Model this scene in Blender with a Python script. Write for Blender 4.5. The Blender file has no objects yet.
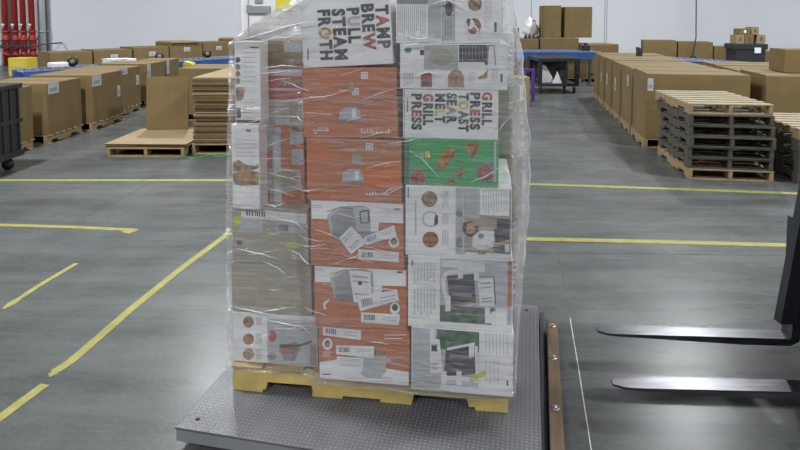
import bpy, bmesh, math, random
from mathutils import Vector, Matrix
random.seed(7)
SC = bpy.context.scene
COL = SC.collection
R = math.radians

# ------------------------------------------------------------------ camera
FPX, HOR, PIT, CAMZ = 600.0, 20.0, R(4.0), 1.65
YPP = HOR + FPX * math.tan(PIT)
cam = bpy.data.cameras.new('camera')
camo = bpy.data.objects.new('camera', cam)
COL.objects.link(camo)
cam.sensor_width = 36.0
cam.lens = FPX / 800 * 36
cam.shift_y = (YPP - 225) / 800
cam.clip_start, cam.clip_end = 0.05, 200
camo.location = (0, 0, CAMZ)
camo.rotation_euler = (R(90) - PIT, 0, 0)
SC.camera = camo


def ray(px, py):
    x, y = (px - 400) / FPX, -(py - YPP) / FPX
    return Vector((x, math.cos(PIT) + y * math.sin(PIT), -math.sin(PIT) + y * math.cos(PIT)))


def at(px, py, z=0.0):
    r = ray(px, py)
    return r * ((z - CAMZ) / r.z) + Vector((0, 0, CAMZ))


def aty(px, py, Y):
    r = ray(px, py)
    return r * (Y / r.y) + Vector((0, 0, CAMZ))


# ------------------------------------------------------------------ materials
MATS = {}


def mat(name, col, rough=0.6, var=0.0, scale=8.0, metal=0.0, bump=0.0, stretch=None, col2=None, spec=0.5, detail=5.0, bscale=None):
    m = bpy.data.materials.new(name)
    m.use_nodes = True
    nt = m.node_tree
    b = nt.nodes['Principled BSDF']
    b.inputs['Base Color'].default_value = (*col, 1)
    b.inputs['Roughness'].default_value = rough
    b.inputs['Metallic'].default_value = metal
    b.inputs['Specular IOR Level'].default_value = spec
    if var > 0 or bump > 0 or col2:
        tc = nt.nodes.new('ShaderNodeTexCoord')
        mp = nt.nodes.new('ShaderNodeMapping')
        if stretch:
            mp.inputs['Scale'].default_value = stretch
        nt.links.new(tc.outputs['Object'], mp.inputs['Vector'])
        n = nt.nodes.new('ShaderNodeTexNoise')
        n.inputs['Scale'].default_value = scale
        n.inputs['Detail'].default_value = detail
        nt.links.new(mp.outputs['Vector'], n.inputs['Vector'])
        if var > 0 or col2:
            cr = nt.nodes.new('ShaderNodeValToRGB')
            c2 = col2 or tuple(min(1, c * (1 + var)) for c in col)
            c1 = col if col2 else tuple(c * (1 - var) for c in col)
            cr.color_ramp.elements[0].position = 0.32
            cr.color_ramp.elements[1].position = 0.68
            cr.color_ramp.elements[0].color = (*c1, 1)
            cr.color_ramp.elements[1].color = (*c2, 1)
            nt.links.new(n.outputs['Fac'], cr.inputs['Fac'])
            nt.links.new(cr.outputs['Color'], b.inputs['Base Color'])
        if bump > 0:
            src = n
            if bscale:
                src = nt.nodes.new('ShaderNodeTexNoise')
                src.inputs['Scale'].default_value = bscale
                nt.links.new(mp.outputs['Vector'], src.inputs['Vector'])
            bp = nt.nodes.new('ShaderNodeBump')
            bp.inputs['Strength'].default_value = bump
            bp.inputs['Distance'].default_value = 0.01
            nt.links.new(src.outputs['Fac'], bp.inputs['Height'])
            nt.links.new(bp.outputs['Normal'], b.inputs['Normal'])
    MATS[name] = m
    return m


KRAFT = mat('kraft_cardboard', (0.172, 0.116, 0.044), 0.8, 0.10, 3.0, bump=0.05)
KRAFT2 = mat('kraft_cardboard_pale', (0.285, 0.205, 0.108), 0.8, 0.10, 3.0, bump=0.05)
KRAFT3 = mat('kraft_cardboard_grey', (0.38, 0.345, 0.275), 0.75, 0.08, 4.0)
KRAFTD = mat('kraft_edge_and_shade', (0.125, 0.078, 0.034), 0.85, 0.18, 9.0, bump=0.2)
WOOD = mat('raw_pallet_wood', (0.27, 0.195, 0.098), 0.8, 0.22, 6.0, stretch=(1, 8, 8), bump=0.15)
WOODG = mat('weathered_pallet_wood', (0.066, 0.058, 0.044), 0.85, 0.35, 7.0, stretch=(1, 8, 8), bump=0.2)
WOODP = mat('pale_pallet_wood', (0.33, 0.28, 0.185), 0.8, 0.2, 6.0, stretch=(1, 8, 8), bump=0.15)
YELW = mat('yellow_painted_wood', (0.55, 0.42, 0.14), 0.6, 0.22, 7.0, bump=0.15)
YELT = mat('worn_board_top', (0.36, 0.235, 0.085), 0.75, 0.3, 9.0, bump=0.2)
TAPE = mat('yellow_floor_tape', (0.255, 0.24, 0.05), 0.6, 0.18, 14.0)
WHITE = mat('white_print', (0.84, 0.84, 0.845), 0.5, 0.03, 5.0)
LABEL = mat('white_paper_label', (0.80, 0.81, 0.83), 0.5)
PGREY = mat('pale_grey_print', (0.47, 0.48, 0.50), 0.5, 0.1, 12.0)
MGREY = mat('mid_grey_print', (0.25, 0.255, 0.27), 0.45, 0.2, 14.0)
LGREY = mat('light_grey_print', (0.36, 0.365, 0.375), 0.45, 0.25, 10.0)
DGREY = mat('dark_grey_print', (0.060, 0.060, 0.070), 0.5, 0.25, 18.0)
INK = mat('ink_print', (0.055, 0.055, 0.065), 0.5)
BOXLAB = mat('grey_paper_label', (0.42, 0.42, 0.43), 0.6, 0.1, 20.0)  # even pale grey for the bulk box labels
LINEK = mat('small_text_print', (0.42, 0.42, 0.43), 0.5)
ORNG = mat('orange_print', (0.52, 0.175, 0.075), 0.5, 0.06, 4.0)
ORNB = mat('bright_orange_print', (0.68, 0.17, 0.025), 0.5)
REDP = mat('red_print', (0.42, 0.085, 0.085), 0.5, 0.2, 20.0)
GRNP = mat('green_print', (0.085, 0.38, 0.14), 0.45, 0.12, 6.0)
DGRN = mat('dark_green_print', (0.05, 0.10, 0.065), 0.5, 0.6, 30.0, col2=(0.17, 0.23, 0.18))
FOOD = mat('food_photo_print', (0.11, 0.05, 0.03), 0.5, 0.5, 55.0, col2=(0.52, 0.36, 0.22))
FOOD2 = mat('toast_photo_print', (0.20, 0.085, 0.025), 0.5, 0.5, 40.0, col2=(0.60, 0.33, 0.10))
FOODR = mat('pizza_photo_print', (0.20, 0.05, 0.03), 0.5, 0.5, 55.0, col2=(0.44, 0.19, 0.12))
SKIN = mat('skin_print', (0.50, 0.33, 0.24), 0.5)
HAIRP = mat('brown_hair_print', (0.12, 0.075, 0.05), 0.5)
NAVY = mat('dark_denim_print', (0.055, 0.06, 0.085), 0.5)
LAV = mat('lavender_print', (0.38, 0.37, 0.48), 0.5, 0.15, 12.0)
LAVP = mat('pale_lavender_print', (0.50, 0.50, 0.57), 0.5, 0.12, 10.0)
TEAL = mat('teal_print', (0.05, 0.25, 0.25), 0.5)
YPRT = mat('yellow_print', (0.62, 0.50, 0.10), 0.5)
OCHRE = mat('ochre_print', (0.45, 0.27, 0.08), 0.5)
LIME = mat('lime_sticker', (0.50, 0.62, 0.03), 0.5)
STEEL = mat('fork_steel', (0.09, 0.089, 0.097), 0.30, 0.35, 6.0, metal=0.85, bump=0.12, stretch=(1, 6, 6))
BLACK = mat('black_paint', (0.018, 0.018, 0.022), 0.45, 0.2, 8.0)
BLKPL = mat('black_plastic', (0.022, 0.023, 0.027), 0.5, 0.2, 6.0)
RUBB = mat('black_rubber', (0.014, 0.014, 0.015), 0.7)
DARKG = mat('dark_steel', (0.075, 0.078, 0.085), 0.5, 0.2, 6.0, metal=0.3)
BLUE = mat('conveyor_blue_paint', (0.030, 0.105, 0.34), 0.45, 0.12, 5.0)
ROLL = mat('roller_steel', (0.42, 0.46, 0.52), 0.35, 0.15, 8.0, metal=0.6)
PURP = mat('purple_paint', (0.085, 0.030, 0.27), 0.5)
PRED = mat('red_pipe_paint', (0.36, 0.028, 0.022), 0.45, 0.1, 3.0)
PWHT = mat('white_pipe_paint', (0.60, 0.60, 0.62), 0.5)
GALV = mat('galvanised_grey', (0.30, 0.31, 0.33), 0.45, 0.1, 4.0, metal=0.3)
DOORM = mat('white_door_paint', (0.74, 0.745, 0.75), 0.5)
SIGNY = mat('yellow_sign', (0.66, 0.56, 0.04), 0.5)
GREEN = mat('green_strap_plastic', (0.05, 0.32, 0.08), 0.5)
BUMPW = mat('brown_timber', (0.125, 0.080, 0.045), 0.8, 0.3, 5.0, stretch=(6, 1, 6), bump=0.2)
CHALK = mat('white_floor_line', (0.62, 0.62, 0.60), 0.7, 0.15, 30.0)
JOINT = mat('floor_joint_filler', (0.07, 0.072, 0.075), 0.8)
PAPER = mat('white_paper', (0.72, 0.72, 0.72), 0.7, 0.06, 8.0)
BOLT = mat('bolt_steel', (0.5, 0.5, 0.5), 0.3, metal=0.9)
YELP = mat('yellow_machine_paint', (0.62, 0.46, 0.04), 0.5)


def wall_material():
    m = mat('painted_wall', (0.60, 0.62, 0.655), 0.75, 0.025, 0.35, detail=2.0)
    return m


def floor_material():
    m = bpy.data.materials.new('polished_concrete')
    m.use_nodes = True
    nt = m.node_tree
    L = nt.links
    b = nt.nodes['Principled BSDF']
    tc = nt.nodes.new('ShaderNodeTexCoord')

    def noise(scale, detail, st=(1, 1, 1), rough=0.55, rot=0):
        mp = nt.nodes.new('ShaderNodeMapping')
        mp.inputs['Scale'].default_value = st
        mp.inputs['Rotation'].default_value = (0, 0, rot)
        L.new(tc.outputs['Object'], mp.inputs['Vector'])
        n = nt.nodes.new('ShaderNodeTexNoise')
        n.inputs['Scale'].default_value = scale
        n.inputs['Detail'].default_value = detail
        n.inputs['Roughness'].default_value = rough
        L.new(mp.outputs['Vector'], n.inputs['Vector'])
        return n
    n1 = noise(1.1, 6, (1, 1, 1), 0.6)
    n2 = noise(2.4, 7, (0.30, 2.0, 1), 0.68, 0.2)
    n3 = noise(45, 3)
    mx = nt.nodes.new('ShaderNodeMix')
    mx.inputs[0].default_value = 0.45
    L.new(n1.outputs['Fac'], mx.inputs[2])
    L.new(n2.outputs['Fac'], mx.inputs[3])
    mx2 = nt.nodes.new('ShaderNodeMix')
    mx2.inputs[0].default_value = 0.16
    L.new(mx.outputs[0], mx2.inputs[2])
    L.new(n3.outputs['Fac'], mx2.inputs[3])
    cr = nt.nodes.new('ShaderNodeValToRGB')
    cr.color_ramp.elements[0].position = 0.40
    cr.color_ramp.elements[1].position = 0.60
    cr.color_ramp.elements[0].color = (0.064, 0.069, 0.068, 1)
    cr.color_ramp.elements[1].color = (0.122, 0.129, 0.127, 1)
    L.new(mx2.outputs[0], cr.inputs['Fac'])
    L.new(cr.outputs['Color'], b.inputs['Base Color'])
    rr = nt.nodes.new('ShaderNodeMapRange')
    rr.inputs['To Min'].default_value = 0.19
    rr.inputs['To Max'].default_value = 0.36
    L.new(n2.outputs['Fac'], rr.inputs['Value'])
    L.new(rr.outputs[0], b.inputs['Roughness'])
    b.inputs['Specular IOR Level'].default_value = 0.10
    bp = nt.nodes.new('ShaderNodeBump')
    bp.inputs['Strength'].default_value = 0.06
    bp.inputs['Distance'].default_value = 0.01
    L.new(n3.outputs['Fac'], bp.inputs['Height'])
    L.new(bp.outputs['Normal'], b.inputs['Normal'])
    return m


def deck_material():
    # raised diamond lugs: two families of short dashes at right angles
    m = bpy.data.materials.new('diamond_tread_steel')
    m.use_nodes = True
    nt = m.node_tree
    L = nt.links
    b = nt.nodes['Principled BSDF']
    tc = nt.nodes.new('ShaderNodeTexCoord')

    def math_(op, a, bb=None):
        n = nt.nodes.new('ShaderNodeMath')
        n.operation = op
        for i, v in enumerate((a, bb)):
            if v is None:
                continue
            if isinstance(v, (int, float)):
                n.inputs[i].default_value = v
            else:
                L.new(v, n.inputs[i])
        return n.outputs[0]
    sp = nt.nodes.new('ShaderNodeSeparateXYZ')
    L.new(tc.outputs['Object'], sp.inputs[0])
    X, Y = sp.outputs[0], sp.outputs[1]
    P = 0.0175
    fx = math_('DIVIDE', X, P)
    fy = math_('DIVIDE', Y, P)
    cx = math_('SUBTRACT', math_('FRACT', fx), 0.5)
    cy = math_('SUBTRACT', math_('FRACT', fy), 0.5)
    par = math_('MODULO', math_('ABSOLUTE', math_('ADD', math_('FLOOR', fx), math_('FLOOR', fy))), 2.0)
    sg = math_('SUBTRACT', math_('MULTIPLY', par, 2.0), 1.0)
    u = math_('ADD', cx, math_('MULTIPLY', cy, sg))
    v = math_('SUBTRACT', cx, math_('MULTIPLY', cy, sg))
    d = math_('ADD', math_('ABSOLUTE', math_('MULTIPLY', u, 1.25)), math_('ABSOLUTE', math_('MULTIPLY', v, 4.2)))
    h = math_('SUBTRACT', 1.0, d)
    h = math_('MAXIMUM', h, 0.0)
    h = math_('MINIMUM', math_('MULTIPLY', h, 2.5), 1.0)
    bp = nt.nodes.new('ShaderNodeBump')
    bp.inputs['Strength'].default_value = 0.9
    bp.inputs['Distance'].default_value = 0.007
    L.new(h, bp.inputs['Height'])
    L.new(bp.outputs['Normal'], b.inputs['Normal'])
    n = nt.nodes.new('ShaderNodeTexNoise')
    n.inputs['Scale'].default_value = 5
    n.inputs['Detail'].default_value = 6
    L.new(tc.outputs['Object'], n.inputs['Vector'])
    cr = nt.nodes.new('ShaderNodeValToRGB')
    cr.color_ramp.elements[0].position = 0.3
    cr.color_ramp.elements[1].position = 0.7
    cr.color_ramp.elements[0].color = (0.100, 0.103, 0.115, 1)
    cr.color_ramp.elements[1].color = (0.150, 0.154, 0.168, 1)
    L.new(n.outputs['Fac'], cr.inputs['Fac'])
    mx = nt.nodes.new('ShaderNodeMix')
    mx.data_type = 'RGBA'
    L.new(math_('MULTIPLY', h, 0.6), mx.inputs[0])
    L.new(cr.outputs['Color'], mx.inputs[6])
    mx.inputs[7].default_value = (0.50, 0.505, 0.52, 1)    # worn lugs, with their metallic sparkle painted in as pale colour
    L.new(mx.outputs[2], b.inputs['Base Color'])
    b.inputs['Metallic'].default_value = 0.12
    b.inputs['Roughness'].default_value = 0.45
    return m


def film_material():
    m = bpy.data.materials.new('clear_stretch_film')
    m.use_nodes = True
    nt = m.node_tree
    L = nt.links
    for n in list(nt.nodes):
        nt.nodes.remove(n)
    out = nt.nodes.new('ShaderNodeOutputMaterial')
    tr = nt.nodes.new('ShaderNodeBsdfTransparent')
    pr = nt.nodes.new('ShaderNodeBsdfPrincipled')
    pr.inputs['Base Color'].default_value = (0.72, 0.73, 0.76, 1)
    pr.inputs['Roughness'].default_value = 0.16
    pr.inputs['Specular IOR Level'].default_value = 0.9
    tc = nt.nodes.new('ShaderNodeTexCoord')

    def noise(scale, st, detail=4, rot=(0, 0, 0), dist=0.0):
        mp = nt.nodes.new('ShaderNodeMapping')
        mp.inputs['Scale'].default_value = st
        mp.inputs['Rotation'].default_value = rot
        L.new(tc.outputs['Object'], mp.inputs['Vector'])
        n = nt.nodes.new('ShaderNodeTexNoise')
        n.inputs['Scale'].default_value = scale
        n.inputs['Detail'].default_value = detail
        n.inputs['Distortion'].default_value = dist
        L.new(mp.outputs['Vector'], n.inputs['Vector'])
        return n
    a = noise(3.0, (1, 1, 9), 5, (0, R(6), 0), 0.4)
    c = noise(2.0, (1, 1, 2.5), 3)
    mr = nt.nodes.new('ShaderNodeMapRange')
    mr.inputs['From Min'].default_value = 0.35
    mr.inputs['From Max'].default_value = 0.72
    mr.inputs['To Min'].default_value = FILM[0]
    mr.inputs['To Max'].default_value = FILM[1]
    ml = nt.nodes.new('ShaderNodeMath')
    ml.operation = 'MULTIPLY_ADD'
    ml.inputs[1].default_value = 0.5
    L.new(a.outputs['Fac'], ml.inputs[0])
    m2 = nt.nodes.new('ShaderNodeMath')
    m2.operation = 'MULTIPLY'
    m2.inputs[1].default_value = 0.5
    L.new(c.outputs['Fac'], m2.inputs[0])
    L.new(m2.outputs[0], ml.inputs[2])
    L.new(ml.outputs[0], mr.inputs['Value'])
    # wrinkles
    w = noise(7.0, (1, 1, 7), 6, (0, R(-8), 0), 1.2)
    w2 = noise(16.0, (1, 1, 2.0), 4, (0, R(35), 0), 1.0)
    ad = nt.nodes.new('ShaderNodeMath')
    ad.operation = 'MULTIPLY_ADD'
    ad.inputs[1].default_value = 0.35
    L.new(w2.outputs['Fac'], ad.inputs[0])
    L.new(w.outputs['Fac'], ad.inputs[2])
    bp = nt.nodes.new('ShaderNodeBump')
    bp.inputs['Strength'].default_value = 1.0
    bp.inputs['Distance'].default_value = FILM[2]
    L.new(ad.outputs[0], bp.inputs['Height'])
    L.new(bp.outputs['Normal'], pr.inputs['Normal'])
    # pale streaks painted into the film as highlight wisps
    st = noise(2.2, (2.2, 2.2, 30), 5, (0, R(7), 0), 0.8)
    st.inputs['Vector'].links[0].from_node.inputs['Location'].default_value = (4.3, 1.0, 2.65)
    m3 = nt.nodes.new('ShaderNodeMapRange')
    m3.inputs['From Min'].default_value = 0.56
    m3.inputs['From Max'].default_value = 0.74
    m3.inputs['To Min'].default_value = 0.0
    m3.inputs['To Max'].default_value = 0.32
    L.new(st.outputs['Fac'], m3.inputs['Value'])
    sm = nt.nodes.new('ShaderNodeMath')
    sm.operation = 'ADD'
    sm.use_clamp = True
    L.new(mr.outputs[0], sm.inputs[0])
    L.new(m3.outputs[0], sm.inputs[1])
    gl = nt.nodes.new('ShaderNodeBsdfGlossy')
    gl.inputs['Roughness'].default_value = 0.14
    gl.inputs['Color'].default_value = (1, 1, 1, 1)
    L.new(bp.outputs['Normal'], gl.inputs['Normal'])
    mix = nt.nodes.new('ShaderNodeMixShader')
    L.new(sm.outputs[0], mix.inputs[0])
    L.new(tr.outputs[0], mix.inputs[1])
    L.new(pr.outputs[0], mix.inputs[2])
    mix2 = nt.nodes.new('ShaderNodeMixShader')
    mix2.inputs[0].default_value = FILM[3]
    L.new(mix.outputs[0], mix2.inputs[1])
    L.new(gl.outputs[0], mix2.inputs[2])
    L.new(mix2.outputs[0], out.inputs['Surface'])
    return m


FILM = (0.14, 0.62, 0.06, 0.16)
FILMD = film_material()
FILM = (0.03, 0.36, 0.06, 0.06)
FILMM = film_material()
FOLDM = mat('gathered_film_highlight', (0.82, 0.83, 0.86), 0.22, spec=0.8)  # white of the film ropes, also used for painted highlight streaks
FLOORM = floor_material()
DECKM = deck_material()
WALLM = wall_material()


# ------------------------------------------------------------------ mesh helpers
class MB:
    def __init__(self):
        self.v, self.f, self.m, self.mats, self.smooth = [], [], [], [], []

    def mi(self, mt):
        if mt not in self.mats:
            self.mats.append(mt)
        return self.mats.index(mt)

    def add(self, vs, fs, mt, M=None, smooth=False):
        b = len(self.v)
        i = self.mi(mt)
        for p in vs:
            p = Vector(p)
            self.v.append(M @ p if M else p)
        for f in fs:
            self.f.append([b + k for k in f])
            self.m.append(i)
            self.smooth.append(smooth)

    def box(self, lo, hi, mt, M=None, bev=0.0):
        if bev > 0:
            bm = bmesh.new()
            c = [(lo[k] + hi[k]) / 2 for k in range(3)]
            s = [(hi[k] - lo[k]) for k in range(3)]
            bmesh.ops.create_cube(bm, size=1.0, matrix=Matrix.Translation(c) @ Matrix.Diagonal((*s, 1)))
            bmesh.ops.bevel(bm, geom=bm.edges[:], offset=min(bev, min(abs(q) for q in s) * 0.45), segments=2, affect='EDGES', profile=0.6)
            self.addbm(bm, mt, M)
            return
        x0, y0, z0 = lo
        x1, y1, z1 = hi
        vs = [(x0, y0, z0), (x1, y0, z0), (x1, y1, z0), (x0, y1, z0), (x0, y0, z1), (x1, y0, z1), (x1, y1, z1), (x0, y1, z1)]
        fs = [(3, 2, 1, 0), (4, 5, 6, 7), (0, 1, 5, 4), (1, 2, 6, 5), (2, 3, 7, 6), (3, 0, 4, 7)]
        self.add(vs, fs, mt, M)

    def addbm(self, bm, mt, M=None, smooth=False):
        bm.verts.index_update()
        self.add([v.co.copy() for v in bm.verts], [[v.index for v in f.verts] for f in bm.faces], mt, M, smooth)
        bm.free()

    def prism(self, pts, y0, y1, mt, M=None):
        """outline in (x, z) extruded along y"""
        n = len(pts)
        vs = [(p[0], y0, p[1]) for p in pts] + [(p[0], y1, p[1]) for p in pts]
        fs = [list(range(n)), list(range(2 * n - 1, n - 1, -1))]
        for i in range(n):
            j = (i + 1) % n
            fs.append([i + n, j + n, j, i])
        self.add(vs, fs, mt, M)

    def tube(self, pts, r, mt, seg=10, M=None, caps=True, radii=None):
        pts = [Vector(p) for p in pts]
        vs, fs = [], []
        up = None
        for i, p in enumerate(pts):
            t = (pts[min(i + 1, len(pts) - 1)] - pts[max(i - 1, 0)]).normalized()
            if up is None:
                up = Vector((0, 0, 1)) if abs(t.z) < 0.9 else Vector((1, 0, 0))
            a = t.cross(up).normalized()
            bq = a.cross(t).normalized()
            up = bq
            rr = radii[i] if radii else r
            for k in range(seg):
                an = 2 * math.pi * k / seg
                vs.append(p + a * math.cos(an) * rr + bq * math.sin(an) * rr)
        for i in range(len(pts) - 1):
            for k in range(seg):
                k2 = (k + 1) % seg
                fs.append((i * seg + k, i * seg + k2, (i + 1) * seg + k2, (i + 1) * seg + k))
        if caps:
            fs.append(list(range(seg))[::-1])
            fs.append([(len(pts) - 1) * seg + k for k in range(seg)])
        self.add(vs, fs, mt, M, True)

    def build(self, name, parent=None, loc=(0, 0, 0), rotz=0.0, M=None):
        me = bpy.data.meshes.new(name)
        me.from_pydata([tuple(v) for v in self.v], [], self.f)
        for mt in self.mats:
            me.materials.append(mt)
        me.polygons.foreach_set('material_index', self.m)
        me.polygons.foreach_set('use_smooth', self.smooth)
        me.update()
        o = bpy.data.objects.new(name, me)
        COL.objects.link(o)
        if M is not None:
            o.matrix_world = M
        else:
            o.location = loc
            o.rotation_euler = (0, 0, rotz)
        if parent:
            o.parent = parent
        return o


def tag(o, label, cat, group=None, kind=None):
    o['label'] = label
    o['category'] = cat
    if group:
        o['group'] = group
    if kind:
        o['kind'] = kind
    return o


def struct(o, label=None):
    o['kind'] = 'structure'
    if label:
        o['label'] = label
    return o


def empty(name, loc, rotz, label, cat, group=None):
    o = bpy.data.objects.new(name, None)
    COL.objects.link(o)
    o.location = loc
    o.rotation_euler = (0, 0, rotz)
    o.empty_display_size = 0.1
    return tag(o, label, cat, group)


def copy_tree(o, parent=None):
    c = o.copy()
    COL.objects.link(c)
    if parent:
        c.parent = parent
    for ch in list(o.children):
        copy_tree(ch, c)
    return c


# ------------------------------------------------------------------ setting
WY = 22.0
b = MB()
b.add([(-40, -8, 0), (40, -8, 0), (40, WY + 0.1, 0), (-40, WY + 0.1, 0)], [(0, 1, 2, 3)], FLOORM)
floor = struct(b.build('floor'), 'grey polished concrete warehouse floor')


def strip(pts, w, z, mt, name, parent=None, taper=False):
    """flat strip along ground points"""
    b = MB()
    vs = []
    n = len(pts)
    pts = [Vector((p.x, p.y, 0)) for p in pts]
    for i, p in enumerate(pts):
        t = (pts[min(i + 1, n - 1)] - pts[max(i - 1, 0)]).normalized()
        s = Vector((-t.y, t.x, 0))
        ww = w[i] if isinstance(w, (list, tuple)) else w
        vs += [p - s * ww / 2, p + s * ww / 2]
    top = [v + Vector((0, 0, z)) for v in vs]
    bot = [v + Vector((0, 0, 0.0004)) for v in vs]
    m = len(vs)
    fs = []
    for i in range(n - 1):
        a, c = 2 * i, 2 * i + 2
        fs.append((a, c, c + 1, a + 1))
        fs.append((a + m, c + m, c, a))
        fs.append((a + 1, c + 1, c + 1 + m, a + 1 + m))
    fs.append((m, 0, 1, m + 1))
    fs.append((2 * n - 2, 2 * n - 2 + m, 2 * n - 1 + m, 2 * n - 1))
    c = sum(vs, Vector()) / len(vs)
    b.add([v - c for v in top + bot], fs, mt)
    return b.build(name, parent, loc=c)


def line_px(pp, k=10):
    out = []
    for i in range(len(pp) - 1):
        (x0, y0), (x1, y1) = pp[i], pp[i + 1]
        A, B = at(x0, y0), at(x1, y1)
        for j in range(k):
            out.append(A.lerp(B, j / k))
    out.append(at(*pp[-1]))
    return out


b = MB()
b.box((-40, WY, 0), (40, WY + 0.2, 9.5), WALLM)
wall = struct(b.build('wall_back'), 'pale grey painted back wall')
for i, px in enumerate((531, 604.5, 606.5)):
    p = aty(px, 30, WY)
    b = MB()
    b.box((-0.012, -0.006, 0), (0.012, 0.0, 9.4), GALV)
    o = struct(b.build('trim_%d' % (i + 1), loc=(p.x, WY - 0.0005, 0)))

# floor joints
for pp, w in (([(545, 185), (556, 240), (566, 292)], 0.006), ([(527, 252.5), (660, 254), (790, 256)], 0.006),
              ([(152, 182), (112, 203), (72, 224)], 0.012)):
    o = strip(line_px(pp, 4), w, 0.0012, JOINT, 'floor_joint', floor)
    o['kind'] = 'structure'

# door behind the load
dp = aty(243, 30, WY)
dw = MB()
dx1 = aty(318, 30, WY).x - dp.x
dw.box((0.06, -0.05, 0.01), (dx1 - 0.06, 0.0, 3.6), DOORM)
door = struct(dw.build('door_1', loc=(dp.x, WY - 0.002, 0)), 'white door with grey exit bar behind the load')
f = MB()
f.box((-0.02, -0.08, 0), (0.06, 0, 3.7), WHITE)
f.box((dx1 - 0.06, -0.08, 0), (dx1 + 0.02, 0, 3.7), WHITE)
f.box((-0.02, -0.08, 3.6), (dx1 + 0.02, 0, 3.72), WHITE)
f.build('door_frame', door)


def dl(px, py):
    p = aty(px, py, WY - 0.05)
    return p.x - dp.x, p.z


h = MB()
x0, z0 = dl(249, 13.5)
x1, z1 = dl(271, 6)
h.box((x0, -0.17, z0), (x1, -0.10, z1), GALV, bev=0.015)
h.box((x0 + 0.02, -0.11, z0 + 0.04), (x0 + 0.1, -0.05, z1 - 0.02), GALV)
h.box((x1 - 0.1, -0.11, z0 + 0.04), (x1 - 0.02, -0.05, z1 - 0.02), GALV)
x2, z2 = dl(247, 9.5)
h.box((x2, -0.16, z2 - 0.09), (x0 + 0.12, -0.05, z2 + 0.16), GALV, bev=0.01)
h.build('exit_bar', door)
h = MB()
xr = (x0 + x2) / 2 + 0.02
h.tube([(xr, -0.08, 0.1), (xr, -0.08, 3.4)], 0.018, GALV)
h.build('latch_rod', door)
h = MB()
x0, z0 = dl(255, 3.2)
x1, z1 = dl(263, -4)
h.box((x0, -0.12, z0), (x1, -0.05, z1), GALV, bev=0.02)
h.build('latch_case', door)
h = MB()
x0, z0 = dl(275.5, 12)
x1, z1 = dl(291, -6)
h.box((x0, -0.058, z0), (x1, -0.05, z1), SIGNY)
h.box((x0 + 0.40, -0.0595, z0 + 0.45), (x1 - 0.06, -0.0575, z1 - 0.1), WHITE)
h.build('yellow_sign', door)

# ------------------------------------------------------------------ floor tape
T = []
T.append((strip(line_px([(-40, 180.5), (0, 180.2), (230, 180.3), (380, 181.5), (527, 184), (660, 188.5), (850, 195.5)], 6), 0.072, 0.0016, TAPE, 'floor_tape'),
          'long yellow tape stripe crossing the floor farthest away, nearest the stacked pallets'))
T.append((strip(line_px([(-40, 223.5), (0, 225), (70, 227), (134, 230)], 6), 0.055, 0.0016, TAPE, 'floor_tape'),
          'yellow tape stripe at left ending in a short hook'))
T.append((strip(line_px([(135, 229), (125, 233)], 2), 0.09, 0.0022, TAPE, 'floor_tape'),
          'very short yellow tape hook at the end of the left stripe'))
T.append((strip(line_px([(229, 233), (180, 269.5), (130, 310), (90, 345), (70, 362), (56, 371), (50, 377)], 4), [0.05] * 20 + [0.055, 0.03, 0.05, 0.022, 0.012], 0.0016, TAPE, 'floor_tape'),
          'long diagonal yellow tape stripe running from the load to a torn end'))
T.append((strip(line_px([(45, 384.5), (20, 403), (-30, 440)], 5), 0.048, 0.0016, TAPE, 'floor_tape'),
          'yellow tape piece nearest the lower left corner, beyond the torn gap'))
T.append((strip(line_px([(76.5, 263.5), (40, 285), (20, 298), (3, 309)], 4), [0.036] * 8 + [0.03, 0.045, 0.05, 0.03, 0.012], 0.0016, TAPE, 'floor_tape'),
          'short stand-alone diagonal yellow tape piece with worn end'))
T.append((strip(line_px([(224, 233.5), (380, 236), (527, 239), (660, 242), (791, 245.5)], 6), 0.072, 0.0024, TAPE, 'floor_tape'),
          'yellow tape stripe passing behind the load toward the fork mast'))
for o, lab in T:
    tag(o, lab, 'floor tape', 'yellow floor tape')

tag(strip(line_px([(570, 318), (578, 365), (592, 455)], 8), 0.004, 0.0012, CHALK, 'chalk_line'), 'thin white line on the floor between timber kerb and forks', 'floor line')

# ------------------------------------------------------------------ weighing platform
PZ = 0.09
FL, BR_ = at(175, 427, PZ), at(538, 306, PZ)
yaw_p = R(-12.3)
ux = Vector((math.cos(yaw_p), math.sin(yaw_p), 0))
ny = Vector((-math.sin(yaw_p), math.cos(yaw_p), 0))
dd = BR_ - FL
PW, PD = dd.dot(ux), dd.dot(ny)
plat = empty('floor_scale', (FL.x, FL.y, 0), yaw_p, 'low steel floor scale with diamond tread deck under the yellow pallet', 'floor scale')
b = MB()
b.box((0, 0, PZ - 0.010), (PW, PD, PZ), DECKM, bev=0.002)
b.build('deck_plate', plat)
b = MB()
t = 0.012
b.box((0.003, 0.002, 0.034), (PW - 0.003, t, PZ - 0.0105), GALV)
b.box((0.003, PD - t, 0.034), (PW - 0.003, PD - 0.002, PZ - 0.0105), GALV)
b.box((0.003, t, 0.034), (t, PD - t, PZ - 0.0105), GALV)
b.box((PW - t, t, 0.034), (PW - 0.003, PD - t, PZ - 0.0105), GALV)
b.build('side_skirt', plat)
for x in (0.12, PW - 0.12):
    for y in (0.12, PD - 0.12):
        b = MB()
        b.tube([(x, y, 0.0006), (x, y, 0.012)], 0.05, RUBB, 16)
        b.tube([(x, y, 0.012), (x, y, PZ - 0.011)], 0.02, DARKG, 12)
        b.build('foot', plat)
for x, y in ((0.06, 0.06), (PW - 0.06, 0.06), (0.06, PD - 0.06), (PW - 0.06, PD - 0.06)):
    b = MB()
    b.tube([(x, y, PZ + 0.0002), (x, y, PZ + 0.0022)], 0.009, RUBB, 10)
    b.build('deck_bolt', plat)
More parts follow.
